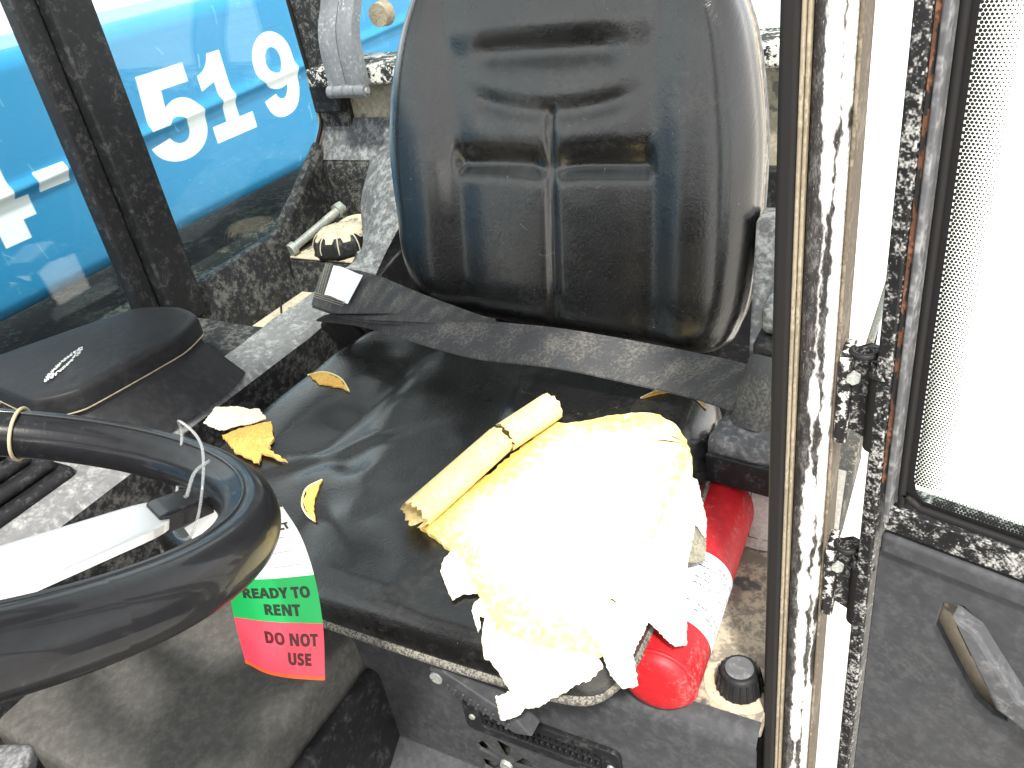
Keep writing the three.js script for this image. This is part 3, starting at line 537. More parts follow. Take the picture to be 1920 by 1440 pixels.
{
  const ring = (k, s, y) => Array.from({ length: k }, (_, i) => { const th = i / k * 2 * Math.PI, r = cushR(th) + s; return [0.005 + r * Math.cos(th), y - SY, -0.02 - r * Math.sin(th)]; });
  add('dusty_piping', tube(ring(64, -0.002, 0.4575), 0.0055, 260, 8, true), grimy({ base: [0.09, 0.086, 0.078], dust: [0.24, 0.225, 0.195], cover: 0.42, bu: 40, bv: 40, size: 0.06, px: 256, rough: 0.95, s: 99, bump: 0.002 }), seat);
  add('seat_pan', grid(96, 3, (u, v) => { const th = u * 2 * Math.PI, r = cushR(th) - [0.008, 0.010, 0.024, 0.036][Math.round(v * 3)]; return [0.005 + r * Math.cos(th), [0.455, 0.442, 0.43, 0.41][Math.round(v * 3)] - SY, -0.02 - r * Math.sin(th)]; }), plainBlack, seat);
  add('suspension_skirt', box(-0.2, 0.21, 0, 0.035, -0.22, 0.09, 0.01), rubber, seat);
  add('side_bracket', prism([[-0.33, 0.02], [-0.28, 0.02], [-0.29, 0.12], [-0.315, 0.25], [-0.35, 0.25]], 0.02, 0.003).rotateY(-Math.PI / 2).translate(0.285, 0, 0), dustGrey, seat);
  add('hinge_cover', box(0.262, 0.292, 0.01, 0.085, -0.185, -0.115, 0.012), dustGrey, seat);
}
// backrest
{
  const tilt = 12 * D, c = [0.018, 0.25];
  const o = [[-0.02, 0.004], [-0.10, 0.010], [-0.178, 0.026], [-0.214, 0.074], [-0.222, 0.15], [-0.224, 0.24], [-0.205, 0.32], [-0.165, 0.40], [-0.10, 0.48], [0.018, 0.52], [0.13, 0.48], [0.20, 0.42], [0.235, 0.36], [0.254, 0.26], [0.258, 0.18], [0.255, 0.10], [0.246, 0.034], [0.218, -0.003], [0.12, -0.002], [0.05, 0.0]];
  const front = (a, b) => {
    const uL = a + 0.106, uR = a - 0.150, uc = a - 0.026;
    const mid = sm(-0.112, -0.095, a) * sm(0.158, 0.140, a);
    let d = 0.012 * Math.cos(Math.min(1, Math.abs(a - 0.018) / 0.24) * 1.3);
    d += 0.012 * (gauss(a + 0.158, 0.034) + gauss(a - 0.205, 0.034));
    d -= 0.0042 * (gauss(uL, 0.016) + gauss(uR, 0.016)) * sm(0.5, 0.42, b);
    d -= 0.0055 * gauss(uc, 0.0045) * sm(0.285, 0.265, b) * sm(0.0, 0.03, b);
    const k = b - 0.212 + 0.004 * gauss(uc, 0.02);                         // lumbar crease: sharp below, swelling above
    d -= mid * (1 - 0.75 * gauss(uc, 0.010)) * 0.0115 * gauss(k, k > 0 ? 0.013 : 0.007);
    const k2 = b - (0.272 + 1.6 * (a - 0.03) * (a - 0.03)), m2 = sm(-0.09, -0.05, a) * sm(0.145, 0.10, a);
    d -= m2 * 0.0035 * gauss(k2, 0.009);
    d -= 0.005 * sm(-0.08, -0.04, a) * sm(0.13, 0.09, a) * gauss(b - 0.338, 0.012);
    d += 0.004 * mid * sm(0.33, 0.37, b);
    d += 0.0012 * (fbm(a + 0.5, b + 0.3, 14, 14, 3, 8) - 0.5);
    return d;
  };
  const sh = cushionShape(outlinePolar(o, c), c, front, 0.035, 0.035, 0.004);
  const put = (a, b, d) => [a, 0.5 - SY + b * Math.cos(tilt) + d * Math.sin(tilt), -0.27 - b * Math.sin(tilt) + d * Math.cos(tilt)];
  add('backrest', cushionGeo(sh, put), leather, seat, true);
  const sh2 = cushionShape(outlinePolar(o.map(p => [c[0] + (p[0] - c[0]) * 0.985, c[1] + (p[1] - c[1]) * 0.985]), c), c, () => 0, 0.02, 0.03, 0);
  add('back_shell', cushionGeo(sh2, (a, b, d) => put(a, b, -0.068 + d)), dustGrey, seat, true);
  add('back_piping', tube(Array.from({ length: 72 }, (_, i) => { const th = i / 72 * 2 * Math.PI, r = outlinePolar(o, c)(th) - 0.006; return put(c[0] + r * Math.cos(th), c[1] + r * Math.sin(th), -0.069); }), 0.005, 300, 8, true), seal, seat);
}
// bare foam and torn skin, all sewn to the same seat
{
  const up = (a, b) => [a, b];
  const foamPts = [[0.057, 0.103], [0.068, 0.041], [0.084, -0.034], [0.1, -0.093], [0.116, -0.095], [0.146, -0.111], [0.174, -0.121], [0.195, -0.124], [0.212, -0.12], [0.233, -0.107], [0.25, -0.089], [0.262, -0.067], [0.267, -0.041], [0.27, 0.002], [0.272, 0.049], [0.273, 0.091], [0.272, 0.119], [0.270, 0.154], [0.262, 0.175], [0.249, 0.186], [0.23, 0.193], [0.208, 0.195], [0.184, 0.193], [0.166, 0.172], [0.149, 0.156], [0.123, 0.136], [0.1, 0.119], [0.079, 0.111]];
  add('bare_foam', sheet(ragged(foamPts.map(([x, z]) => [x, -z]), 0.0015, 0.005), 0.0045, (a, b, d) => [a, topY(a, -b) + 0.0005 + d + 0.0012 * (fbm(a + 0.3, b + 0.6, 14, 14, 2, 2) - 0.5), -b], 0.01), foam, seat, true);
  // rolled-back skin along the left of the bare foam
  const roll = (A, B, r, turns, ph, n) => {
    const a = V(...A), b = V(...B), dir = b.clone().sub(a), L = dir.length(); dir.normalize();
    const side = V(0, 1, 0).cross(dir).normalize(), upv = dir.clone().cross(side).normalize(), k = 40, nz = 24;
    const e0 = Array.from({ length: k + 1 }, () => R(-0.003, 0.002)), e1 = Array.from({ length: k + 1 }, () => R(-0.002, 0.003));
    const mk = off => grid(k, nz, (u, v) => { const f = ph + u * turns * 2 * Math.PI, rr = r * (1 - 0.10 * u) + off, i = Math.round(u * k), q = a.clone().addScaledVector(dir, lerp(e0[i], L + e1[i], v)).addScaledVector(side, rr * Math.cos(f)).addScaledVector(upv, rr * Math.sin(f) + r); return [q.x, q.y - SY, q.z]; });
    add('rolled_skin', mergeGeometries([mk(0), mk(-0.0016)]), rollSkin, seat);
  };
  roll([0.050, 0.496, 0.100], [0.071, 0.496, -0.030], 0.0165, 1.02, -1.7);
  roll([0.074, 0.496, -0.034], [0.097, 0.496, -0.100], 0.0172, 1.02, -1.6);
  // hanging flaps
  const fl = (name, pts, amp, m, mat = backing, th = 0.0018) => add(name, sheet(ragged(pts, amp * 0.45, 0.0016), th, m, 0.008), mat, seat);
  fl('front_flap', [[0.172, 0.011], [0.19, 0.009], [0.207, 0.006], [0.23, 0.006], [0.25, 0.006], [0.262, 0.006], [0.268, 0.002], [0.266, -0.004], [0.262, -0.009], [0.253, -0.014], [0.234, -0.032], [0.223, -0.047], [0.213, -0.050], [0.206, -0.044], [0.201, -0.037], [0.191, -0.02], [0.186, -0.015], [0.181, -0.008]], 0.002, (a, b, d) => { const zc = 0.194 - 5 * Math.max(0, a - 0.22) ** 2 - 0.002, y0 = topY(a, zc - 0.006) + 0.0055; return b > 0 ? [a, y0 + d - 0.0002 * 0, zc - b] : [a + 0.02 * b, y0 + b * (1 - 0.35 * Math.exp(b / 0.008)) + 0.3 * d, zc + 0.014 * (1 - Math.exp(b / 0.008)) + d + 0.0015 * Math.sin(a * 160) * sm(0, -0.02, b)]; });
  fl('torn_scrap', [[0.189, -0.030], [0.203, -0.023], [0.214, -0.026], [0.209, -0.043], [0.204, -0.053], [0.189, -0.058]], 0.0025, (a, b, d) => [a, 0.49 - SY + b, 0.2075 + d + 0.02 * Math.sin(a * 140) * 0.3]);
  const side = (a, w, d) => { const q = Math.max(0, w); return [0.268 + 0.8 * w + 0.6 * d, 0.5012 - SY - 0.6 * Math.max(w, 0) - 0.38 * Math.min(w, 0) + 0.8 * d + 0.0012 * Math.sin(a * 120 + w * 90), -a]; };
  fl('side_flap', [[0.06, -0.010], [0.042, -0.002], [0.044, 0.006], [0.032, 0.014], [0.007, 0.03], [-0.012, 0.036], [-0.005, 0.022], [-0.046, 0.029], [-0.059, 0.033], [-0.122, 0.056], [-0.13, 0.049], [-0.13, 0.041], [-0.126, 0.024], [-0.127, 0.02], [-0.162, 0.021], [-0.181, 0.034], [-0.19, 0.025], [-0.188, 0.012], [-0.181, 0.003], [-0.177, -0.002], [-0.172, -0.009], [-0.150, -0.011], [-0.122, -0.008], [-0.09, -0.007], [-0.049, -0.007], [-0.003, -0.007], [0.036, -0.010]], 0.0016, side);
  fl('curled_tip', [[-0.008, 0.016], [0.004, 0.033], [-0.028, 0.044], [-0.046, 0.029]], 0.001, (a, w, d) => { const q = side(a, w, d); return [q[0] - 0.002, q[1] - 0.004 - 4 * (w - 0.016) * (w - 0.016), q[2]]; }, grimy({ base: [0.2, 0.19, 0.15], dust: [0.3, 0.28, 0.22], size: 0.05, px: 128, rough: 0.9, s: 103 }));
  const lay = (lift, curl = () => 0) => (a, b, d) => [a, topY(a, -b) + lift + d + curl(a, b), -b];
  fl('torn_scrap', [[0.107, -0.122], [0.103, -0.122], [0.101, -0.134], [0.105, -0.146], [0.117, -0.158], [0.128, -0.167], [0.133, -0.159], [0.146, -0.153], [0.151, -0.158], [0.138, -0.146], [0.122, -0.132]].map(([x, b]) => up(x, b)), 0.0012, lay(0.003, (a, b) => 0.004 * sm(0.13, 0.1, a)));
  fl('torn_scrap', [[0.151, -0.157], [0.148, -0.164], [0.15, -0.172], [0.163, -0.186], [0.164, -0.182], [0.158, -0.174], [0.168, -0.174]], 0.0008, lay(0.003));
  fl('torn_scrap', [[0.163, -0.172], [0.168, -0.19], [0.172, -0.197], [0.178, -0.197], [0.181, -0.188], [0.176, -0.178]], 0.001, lay(0.003));
  // small tears: raised lips round a patch of orange foam
  const tear = (pts, lip) => {
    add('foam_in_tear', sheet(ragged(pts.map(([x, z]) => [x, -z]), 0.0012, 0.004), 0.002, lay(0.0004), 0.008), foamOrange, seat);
    add('tear_lip', tube(lip.map(([x, z]) => [x, topY(x, z) + 0.0020, z]), 0.0011, 40, 8), rollSkin, seat);
  };
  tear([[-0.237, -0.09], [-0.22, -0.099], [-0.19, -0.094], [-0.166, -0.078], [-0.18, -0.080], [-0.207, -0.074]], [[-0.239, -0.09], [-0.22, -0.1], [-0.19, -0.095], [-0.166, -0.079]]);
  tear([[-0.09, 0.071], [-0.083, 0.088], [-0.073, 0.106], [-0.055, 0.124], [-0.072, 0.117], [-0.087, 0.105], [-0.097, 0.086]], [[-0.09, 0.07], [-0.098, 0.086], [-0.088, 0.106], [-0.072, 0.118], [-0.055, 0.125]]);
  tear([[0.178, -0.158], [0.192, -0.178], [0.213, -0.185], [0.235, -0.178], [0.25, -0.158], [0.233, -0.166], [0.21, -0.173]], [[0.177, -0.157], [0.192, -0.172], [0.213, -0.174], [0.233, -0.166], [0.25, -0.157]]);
  // left edge: peeled skin lying back, orange foam under it
  fl('peeled_skin', [[-0.275, -0.049], [-0.285, -0.02], [-0.262, -0.006], [-0.233, -0.003], [-0.212, -0.014], [-0.225, -0.03], [-0.25, -0.05]].map(p => p), 0.002, (a, b, d) => [a, topY(Math.max(a, -0.245), -b) + 0.008 + d + 0.5 * Math.max(0, -a - 0.225) * 0.3, -b]);
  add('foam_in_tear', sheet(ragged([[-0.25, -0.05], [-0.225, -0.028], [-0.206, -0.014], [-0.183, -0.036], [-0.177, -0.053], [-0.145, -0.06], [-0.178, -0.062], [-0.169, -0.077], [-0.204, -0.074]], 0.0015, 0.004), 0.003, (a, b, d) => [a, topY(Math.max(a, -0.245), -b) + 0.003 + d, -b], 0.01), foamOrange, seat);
  add('curled_flake', tube([[0.176, topY(0.176, -0.113) + 0.006, -0.113], [0.182, topY(0.18, -0.11) + 0.010, -0.108], [0.178, topY(0.18, -0.104) + 0.008, -0.103]], 0.0016, 16, 6), backing, seat);
}

// ------------------------------------------------------------------ seat belt
{
  const t = thing('seat_belt', 'dusty grey webbing lap belt lying twisted across the seat', 'seat belt', [0, 0.5, -0.19]);
  const ribbon = (a, b, th = 0.0016, wob = 0) => {
    const A = spline(a), B = spline(b);
    const mk = off => grid(90, 10, (u, v) => { const p = A.getPoint(u), q = B.getPoint(u), m = p.clone().lerp(q, v); const bow = 0.004 * Math.sin(v * Math.PI) * (1 + 0.5 * Math.sin(u * 7)); return [m.x, m.y - 0.5 + off + bow + wob * Math.sin(u * 17 + v * 2), m.z + 0.19, u * 0.6, v * 0.05]; });
    const g = mk(0), h = mk(-th); return mergeGeometries([g, h]);
  };
  add('lap_strap', ribbon([[-0.233, 0.555, -0.171], [-0.187, 0.556, -0.179], [-0.114, 0.556, -0.194], [-0.015, 0.555, -0.195], [0.076, 0.555, -0.196], [0.199, 0.553, -0.186], [0.281, 0.55, -0.177], [0.306, 0.546, -0.172]], [[-0.298, 0.53, -0.187], [-0.222, 0.53, -0.187], [-0.148, 0.53, -0.172], [-0.03, 0.528, -0.152], [0.077, 0.528, -0.155], [0.179, 0.528, -0.144], [0.237, 0.526, -0.138], [0.296, 0.52, -0.130]]), webbing, t, true);
  const fold = add('folded_end', ribbon([[-0.328, 0.575, -0.266], [-0.236, 0.573, -0.253], [-0.129, 0.567, -0.220], [-0.012, 0.559, -0.190]], [[-0.303, 0.55, -0.192], [-0.224, 0.548, -0.176], [-0.14, 0.55, -0.178], [-0.016, 0.552, -0.193]], 0.004), webbing, t, true);
  const A = [[-0.299, 0.576, -0.250], [-0.237, 0.575, -0.234]], B = [[-0.284, 0.556, -0.202], [-0.233, 0.556, -0.187]];
  add('care_label', grid(8, 8, (u, v) => { const p = [0, 1, 2].map(i => lerp(lerp(A[0][i], A[1][i], u), lerp(B[0][i], B[1][i], u), v)); return [p[0], p[1] - 0.5 + 0.0065 + 0.0015 * Math.sin(u * 5), p[2] + 0.19]; }), white, t);
  const st = []; for (let r = 0; r < 6; r++) for (let k = 0; k < 24; k++) { const u = k / 24, v = r < 3 ? -0.20 + r * 0.07 : 0.0, s = r < 3 ? u : u; let x, z, y; if (r < 3) { x = lerp(-0.315 + r * 0.004, -0.297 + r * 0.004, u); z = lerp(-0.254, -0.203, u); y = lerp(0.579, 0.557, u); } else { const q = r - 3; x = lerp(-0.296, -0.232, u); z = lerp(-0.200, -0.184, u) + q * 0.003; y = 0.5605 - q * 0.0012; } st.push(new THREE.BoxGeometry(0.0016, 0.0006, 0.0008).translate(x, y - 0.5 + 0.0045, z + 0.19)); }
  const s = add('stitching', mergeGeometries(st), M({ color: lin(0.3, 0.28, 0.22), roughness: 0.9 }), t); s.userData.kind = 'stuff';
  add('buckle_stalk', box(-0.02, 0.02, -0.06, 0.035, -0.008, 0.008, 0.005).rotateZ(0.5).rotateY(0.4).translate(-0.268, 0.0, -0.018), rubber, t);
}
{ // retractor
  const t = thing('belt_retractor', 'scuffed grey belt retractor housing bolted beside the right of the seat', 'retractor', [0.31, 0.395, -0.14]);
  add('housing', box(-0.04, 0.055, 0.065, 0.118, -0.02, 0.05, 0.014).rotateY(-0.12), dustGrey, t);
  add('face_plate', box(-0.036, 0.05, 0.066, 0.100, 0.0505, 0.056, 0.002).rotateY(-0.12), plainBlack, t);
  add('webbing_roll', rod([-0.004, 0.105, 0.005], [0.006, 0.165, -0.035], 0.027, 0.025, 28), webbing, t);
  add('top_guide', box(-0.015, 0.03, 0.165, 0.19, -0.07, -0.02, 0.008), plainBlack, t);
  add('upper_cover', box(-0.01, 0.04, 0.192, 0.225, -0.09, -0.03, 0.01), dustGrey, t);
  add('mount', box(-0.02, 0.05, 0.0, 0.064, -0.015, 0.03, 0.004), plainBlack, t);
}

// ------------------------------------------------------------------ extinguisher, knob, papers
{
  const t = thing('fire_extinguisher', 'red fire extinguisher lying between the seat and the door post', 'extinguisher', [0.286, 0.4268, 0.008]);
  const prof = [[0, -0.132], [0.020, -0.132], [0.030, -0.130], [0.0345, -0.126], [0.0375, -0.118], [0.0385, -0.108], [0.0385, 0.105], [0.036, 0.120], [0.029, 0.134], [0.017, 0.143], [0.012, 0.146], [0, 0.146]].map(p => new THREE.Vector2(p[0] * 0.865, p[1]));
  const turn = g => g.rotateX(-Math.PI / 2).rotateY(0.04);
  const uvl = (g, r) => { const p = g.attributes.position; for (let i = 0; i < p.count; i++) { } return g; };
  add('cylinder', turn(new THREE.LatheGeometry(prof, 72)), redPaint, t);
  const cv = document.createElement('canvas'); cv.width = 512; cv.height = 256; const c = cv.getContext('2d');
  c.fillStyle = 'rgb(232,231,236)'; c.fillRect(0, 0, 512, 256);
  c.fillStyle = 'rgb(70,72,80)'; for (let k = 0; k < 9; k++) for (let x = 20; x < 480; x += R(6, 14)) { if (rnd() < 0.25 || (k > 4 && k < 7)) continue; c.fillRect(x, 30 + k * 22, R(3, 9), 5); }
  for (let k = 0; k < 90; k++) { c.fillStyle = 'rgba(120,110,95,0.5)'; c.fillRect(rnd() * 512, rnd() * 256, R(1, 4), R(1, 3)); }
  const map = new THREE.CanvasTexture(cv); map.colorSpace = THREE.SRGBColorSpace;
  add('label_band', turn(new THREE.CylinderGeometry(0.0337, 0.0337, 0.082, 72, 1, true, 0, 2 * Math.PI).translate(0, -0.040, 0)), M({ map, roughness: 0.5 }), t, true);
  add('base_rim', turn(new THREE.TorusGeometry(0.0316, 0.0020, 8, 60).rotateX(Math.PI / 2).translate(0, -0.121, 0)), redPaint, t);
  add('valve', turn(rodY(0.012, 0.146, 0.175)), zinc, t);
  add('lever', turn(box(-0.008, 0.008, 0.170, 0.178, -0.01, 0.04, 0.002)), plainBlack, t);
}
function rodY(r, a, b) { return new THREE.CylinderGeometry(r, r, b - a, 20).translate(0, (a + b) / 2, 0); }
{
  const t = thing('control_knob', 'black ridged control knob on a worn ring in the dusty platform', 'knob', [0.347, 0.3935, 0.088]); t.scale.set(0.9, 0.72, 0.9);
  const ringPts = []; for (let i = 0; i < 60; i++) { const a = i / 60 * 6.283; ringPts.push([0.034 * Math.cos(a) * (1 + 0.05 * Math.sin(3 * a)), 0.030 * Math.sin(a)]); }
  add('worn_ring', sheet(ragged(ringPts, 0.0006, 0.004), 0.0012, (a, b, d) => [a, d, -b], 0.01), beigeDust, t);
  const prof = [[0, 0.032], [0.013, 0.032], [0.0165, 0.0305], [0.0185, 0.027], [0.021, 0.004], [0.021, 0.0013], [0, 0.0013]].map(p => new THREE.Vector2(...p));
  const kb = add('knob_body', new THREE.LatheGeometry(prof, 48), plainBlack, t);
  for (let k = 0; k < 20; k++) { const a = k / 20 * 6.2832; add('ridge', rod([0.0213 * Math.cos(a), 0.003, 0.0213 * Math.sin(a)], [0.0188 * Math.cos(a), 0.026, 0.0188 * Math.sin(a)], 0.0013, 0.0011, 6), plainBlack, kb); }
  add('cap_disc', new THREE.CylinderGeometry(0.013, 0.013, 0.001, 30).translate(0, 0.0327, 0), dustGrey, kb);
}
{
  const paper = grimy({ base: [0.55, 0.5, 0.46], dust: [0.62, 0.58, 0.54], cover: 0.5, size: 0.1, px: 192, rough: 0.9, s: 107, tone: 0.1 });
  const t = thing('paper_sheet', 'soiled paper form with a ruled frame stuck behind the extinguisher', 'paper', [0.335, 0.395, -0.09]);
  add('page', grid(8, 10, (u, v) => [lerp(-0.035, 0.06, u), lerp(0.002, 0.085, v), 0.012 - 0.04 * v + 0.003 * Math.sin(u * 6)]), paper, t);
  const line = (a, b) => rod([a[0], a[1], 0.0145 - 0.04 * (a[1] - 0.002) / 0.083], [b[0], b[1], 0.0145 - 0.04 * (b[1] - 0.002) / 0.083], 0.0004, 0.0004, 5);
  for (const [a, b] of [[[-0.022, 0.012], [-0.026, 0.08]], [[-0.022, 0.012], [0.05, 0.010]]]) add('ruled_line', line(a, b), rubber, t);
  tag(add('wire_loop', tube([[0.275, 0.40, -0.17], [0.285, 0.45, -0.175], [0.30, 0.46, -0.165], [0.30, 0.43, -0.15], [0.325, 0.44, -0.16], [0.34, 0.40, -0.16]], 0.0022, 60, 8), rubber, scene), 'tangled thin dark cable behind the extinguisher', 'cable');
}
{ // adjuster lever under the front of the cushion
  const t = thing('adjuster_lever', 'grey ribbed plastic lever sticking out below the front of the seat', 'lever', [0.114, 0.430, 0.184]);
  const g = prism([[0, 0.010], [0.012, 0.013], [0.076, -0.018], [0.088, -0.032], [0.074, -0.036], [0.008, -0.006]], 0.014, 0.0015);
  add('handle', g, panelGrey, t);
  for (let k = 0; k < 9; k++) { const u = 0.014 + k * 0.0068; add('rib', box(-0.0014, 0.0014, -0.005, 0.005, 0.0158, 0.0174, 0.0006).rotateZ(-0.45).translate(u, -0.002 - (u - 0.01) * 0.45, 0), panelGrey, t); }
  add('pivot', rod([0.004, 0.003, -0.02], [0.004, 0.003, 0.017], 0.006), zinc, t);
}

// ------------------------------------------------------------------ steering wheel and its tag
const WC = V(-0.001, 0.781, 0.435), WN = V(0.03, 0.883, -0.468).normalize();
{
  const t = thing('steering_wheel', 'black steering wheel with a bright metal spoke in front of the seat', 'steering wheel', [WC.x, WC.y, WC.z]);
  t.quaternion.setFromUnitVectors(V(0, 1, 0), WN);
  const q = t.quaternion.clone().invert(), loc = p => V(...p).sub(WC).applyQuaternion(q);
  add('rim', (() => { // oval section with a groove on the inside
    return grid(200, 28, (u, v) => { const a = u * 2 * Math.PI, f = v * 2 * Math.PI; const rr = 0.0172 * (1 - 0.10 * gauss(Math.abs(((f - 2.15 + 9.42) % 6.283) - 3.14159), 0.16)); const r = 0.187 + rr * Math.cos(f); return [r * Math.cos(a), rr * Math.sin(f), r * Math.sin(a), u * 1.2, v * 0.1]; });
  })(), rimRubber, t, true);
  add('mould_seam', new THREE.TorusGeometry(0.187 + 0.0172 * Math.cos(1.85), 0.0011, 6, 200).rotateX(Math.PI / 2).translate(0, 0.0172 * Math.sin(1.85) - 0.0002, 0), seamRubber, t);
  const spokeA = loc([0.066, 0.706, 0.298]), a0 = Math.atan2(spokeA.z, spokeA.x);
  for (let k = 0; k < 3; k++) {
    const a = a0 + k * 2 * Math.PI / 3, T = (r, y, w) => [r * Math.cos(a) - w * Math.sin(a), y, r * Math.sin(a) + w * Math.cos(a)];
    const sp = (r0, y0, r1, y1, w0, w1, th) => { const g = new RoundedBoxGeometry(1, 1, 1, 3, 0.12), p = g.attributes.position; for (let i = 0; i < p.count; i++) { const s = p.getX(i) + 0.5, e = T(lerp(r0, r1, s), lerp(y0, y1, s) + p.getY(i) * th, p.getZ(i) * lerp(w0, w1, s)); p.setXYZ(i, ...e); } g.computeVertexNormals(); return g; };
    add('spoke', sp(0.02, -0.055, 0.146, -0.016, 0.085, 0.046, 0.007), alu, t);
    add('spoke_sleeve', sp(0.141, -0.018, 0.186, -0.003, 0.034, 0.026, 0.013), wheelRubber, t);
  }
  add('hub', new THREE.CylinderGeometry(0.045, 0.05, 0.03, 48).translate(0, -0.06, 0), wheelRubber, t);
  add('hub_cap', new THREE.SphereGeometry(0.04, 40, 12, 0, 6.2832, 0, 1.2).scale(1, 0.3, 1).translate(0, -0.05, 0), wheelRubber, t);
  add('column', new THREE.CylinderGeometry(0.03, 0.035, 0.62, 32).translate(0, -0.385, 0), plainBlack, t);
}
{ // twine and clear strap
  const ringAt = (ang, r, tr) => { const q = new THREE.Quaternion().setFromUnitVectors(V(0, 1, 0), WN); const g = new THREE.TorusGeometry(tr, r, 8, 40); g.rotateY(-ang).translate(0.187 * Math.cos(ang), 0, 0.187 * Math.sin(ang)); g.applyQuaternion(q).translate(WC.x, WC.y, WC.z); return g; };
  const q = new THREE.Quaternion().setFromUnitVectors(V(0, 1, 0), WN).invert();
  const angOf = p => { const l = V(...p).sub(WC).applyQuaternion(q); return Math.atan2(l.z, l.x); };
  tag(add('twine_ring', ringAt(angOf([-0.112, 0.713, 0.301]), 0.0013, 0.0186), M({ color: lin(0.42, 0.36, 0.24), roughness: 0.95 }), scene), 'thin tan twine tied round the steering wheel rim', 'twine');
  const clear = M({ color: lin(0.9, 0.9, 0.9), roughness: 0.12, transmission: 0.75, thickness: 0 }, true);
  const st = thing('clear_strap', 'clear plastic strap looped round the steering wheel rim beside the spoke', 'strap', [0.07, 0.70, 0.29]);
  const o = (x, y, z) => [x - 0.07, y - 0.70, z - 0.29];
  add('loop', tube([o(0.035, 0.735, 0.275), o(0.020, 0.715, 0.268), o(0.022, 0.690, 0.285), o(0.045, 0.680, 0.315), o(0.075, 0.690, 0.325), o(0.085, 0.712, 0.315), o(0.070, 0.733, 0.290)], 0.0010, 80, 6, true), clear, st);
  add('tail', tube([o(0.08, 0.728, 0.296), o(0.087, 0.733, 0.312), o(0.092, 0.728, 0.325), o(0.084, 0.722, 0.322)], 0.0011, 40, 6), clear, st);
}
{
  const cv = document.createElement('canvas'); cv.width = 512; cv.height = 1024; const c = cv.getContext('2d');
  c.fillStyle = 'rgb(238,238,236)'; c.fillRect(0, 0, 512, 1024);
  c.fillStyle = 'rgb(8,168,84)'; c.fillRect(0, 470, 512, 260);
  c.fillStyle = 'rgb(244,72,92)'; c.fillRect(0, 730, 512, 294);
  c.fillStyle = 'rgb(250,92,40)'; c.fillRect(0, 1004, 512, 20);
  c.fillStyle = 'rgb(30,30,30)'; c.textAlign = 'center'; c.font = 'bold 84px sans-serif';
  const out = (s, x, y, col) => { c.fillStyle = c.strokeStyle = col; c.lineWidth = 6; c.fillText(s, x, y); c.strokeText(s, x, y); };
  out('READY TO', 270, 590, 'rgb(16,44,28)'); out('RENT', 285, 690, 'rgb(16,44,28)');
  out('DO NOT', 315, 850, 'rgb(70,14,24)'); out('USE', 355, 950, 'rgb(70,14,24)');
  c.textAlign = 'right'; c.font = 'bold 64px sans-serif'; out('LT', 478, 165, 'rgb(40,34,34)');
  c.fillStyle = 'rgb(120,120,120)'; c.fillRect(360, 215, 50, 5); c.fillRect(250, 310, 180, 3); c.fillRect(300, 400, 160, 3);
  const map = new THREE.CanvasTexture(cv); map.colorSpace = THREE.SRGBColorSpace;
  const t = thing('rental_tag', 'white, green and red paper tag reading ready to rent and do not use', 'tag', [0.08, 0.62, 0.27]);
  const rowsL = [[0.0751, 0.6880, 0.3111], [0.0766, 0.6658, 0.3133], [0.0773, 0.6419, 0.3164], [0.0766, 0.6124, 0.3216], [0.0759, 0.5752, 0.3278]];
  const rowsR = [[0.1121, 0.6887, 0.2816], [0.1180, 0.6630, 0.2808], [0.1204, 0.6283, 0.2842], [0.1193, 0.5896, 0.2911], [0.1148, 0.5485, 0.3010]];
  const Lc = spline(rowsL), Rc = spline(rowsR);
  const mk = off => grid(24, 40, (u, v) => { const a = Lc.getPoint(v), b = Rc.getPoint(v), q = a.clone().lerp(b, u); const bend = 0.004 * Math.sin(u * Math.PI) * (0.3 + v) + 0.0022 * (fbm(u * 0.25 + 0.1, v * 0.5, 14, 14, 3, 9) - 0.5) - 0.006 * sm(0.25, 0, u) * sm(0.75, 1, v); q.addScaledVector(V(0.66, 0.3, 0.6), bend + off); return [q.x - 0.08, q.y - 0.62, q.z - 0.27, u, 1 - v]; });
  add('card', mergeGeometries([mk(0), mk(-0.0006)]), M({ map, roughness: 0.55 }), t, true);
  const tp = [[0.0644, 0.6898, 0.3193], [0.0831, 0.6986, 0.3031], [0.0670, 0.6799, 0.3188], [0.0816, 0.6850, 0.3057]];
  add('folded_top', grid(4, 4, (u, v) => [0, 1, 2].map(i => lerp(lerp(tp[0][i], tp[1][i], u), lerp(tp[2][i], tp[3][i], u), v) - [0.08, 0.62, 0.27][i])), white, t);
}

// ------------------------------------------------------------------ door post, hinges, open door
{
  const t = thing('door_post', 'black door post with flaking white paint and rubber seals', 'post', [0.39, 0.0, 0.1]);
  const pb = box(-0.0045, 0.0155, -0.35, 1.56, -0.05, 0.0, 0.005);
  { const p = pb.attributes.position, uv = pb.attributes.uv; for (let i = 0; i < p.count; i++) uv.setXY(i, (p.getX(i) + 0.0045) / 0.02 + (p.getZ(i) < -0.006 ? p.getZ(i) * 20 : 0), (p.getY(i) - 0.3) / 0.75); }
  add('post_body', pb, postFace, t, true);
  add('inner_channel', box(-0.0195, -0.0095, -0.35, 1.56, -0.04, 0.006, 0.003), rubber, t);
  add('seal_lip', box(-0.0094, -0.0072, -0.35, 1.56, -0.03, 0.004, 0.001), seal, t);
  add('seal_lip', box(-0.0070, -0.0048, -0.35, 1.56, -0.03, 0.0015, 0.001), seal, t);
  add('outer_seal', box(0.0157, 0.0183, -0.35, 1.56, -0.045, -0.006, 0.0015), sealBrown, t);
  add('sill_foot', box(-0.018, 0.02, -0.40, -0.351, -0.05, 0.02, 0.004), postPaint, t);
}
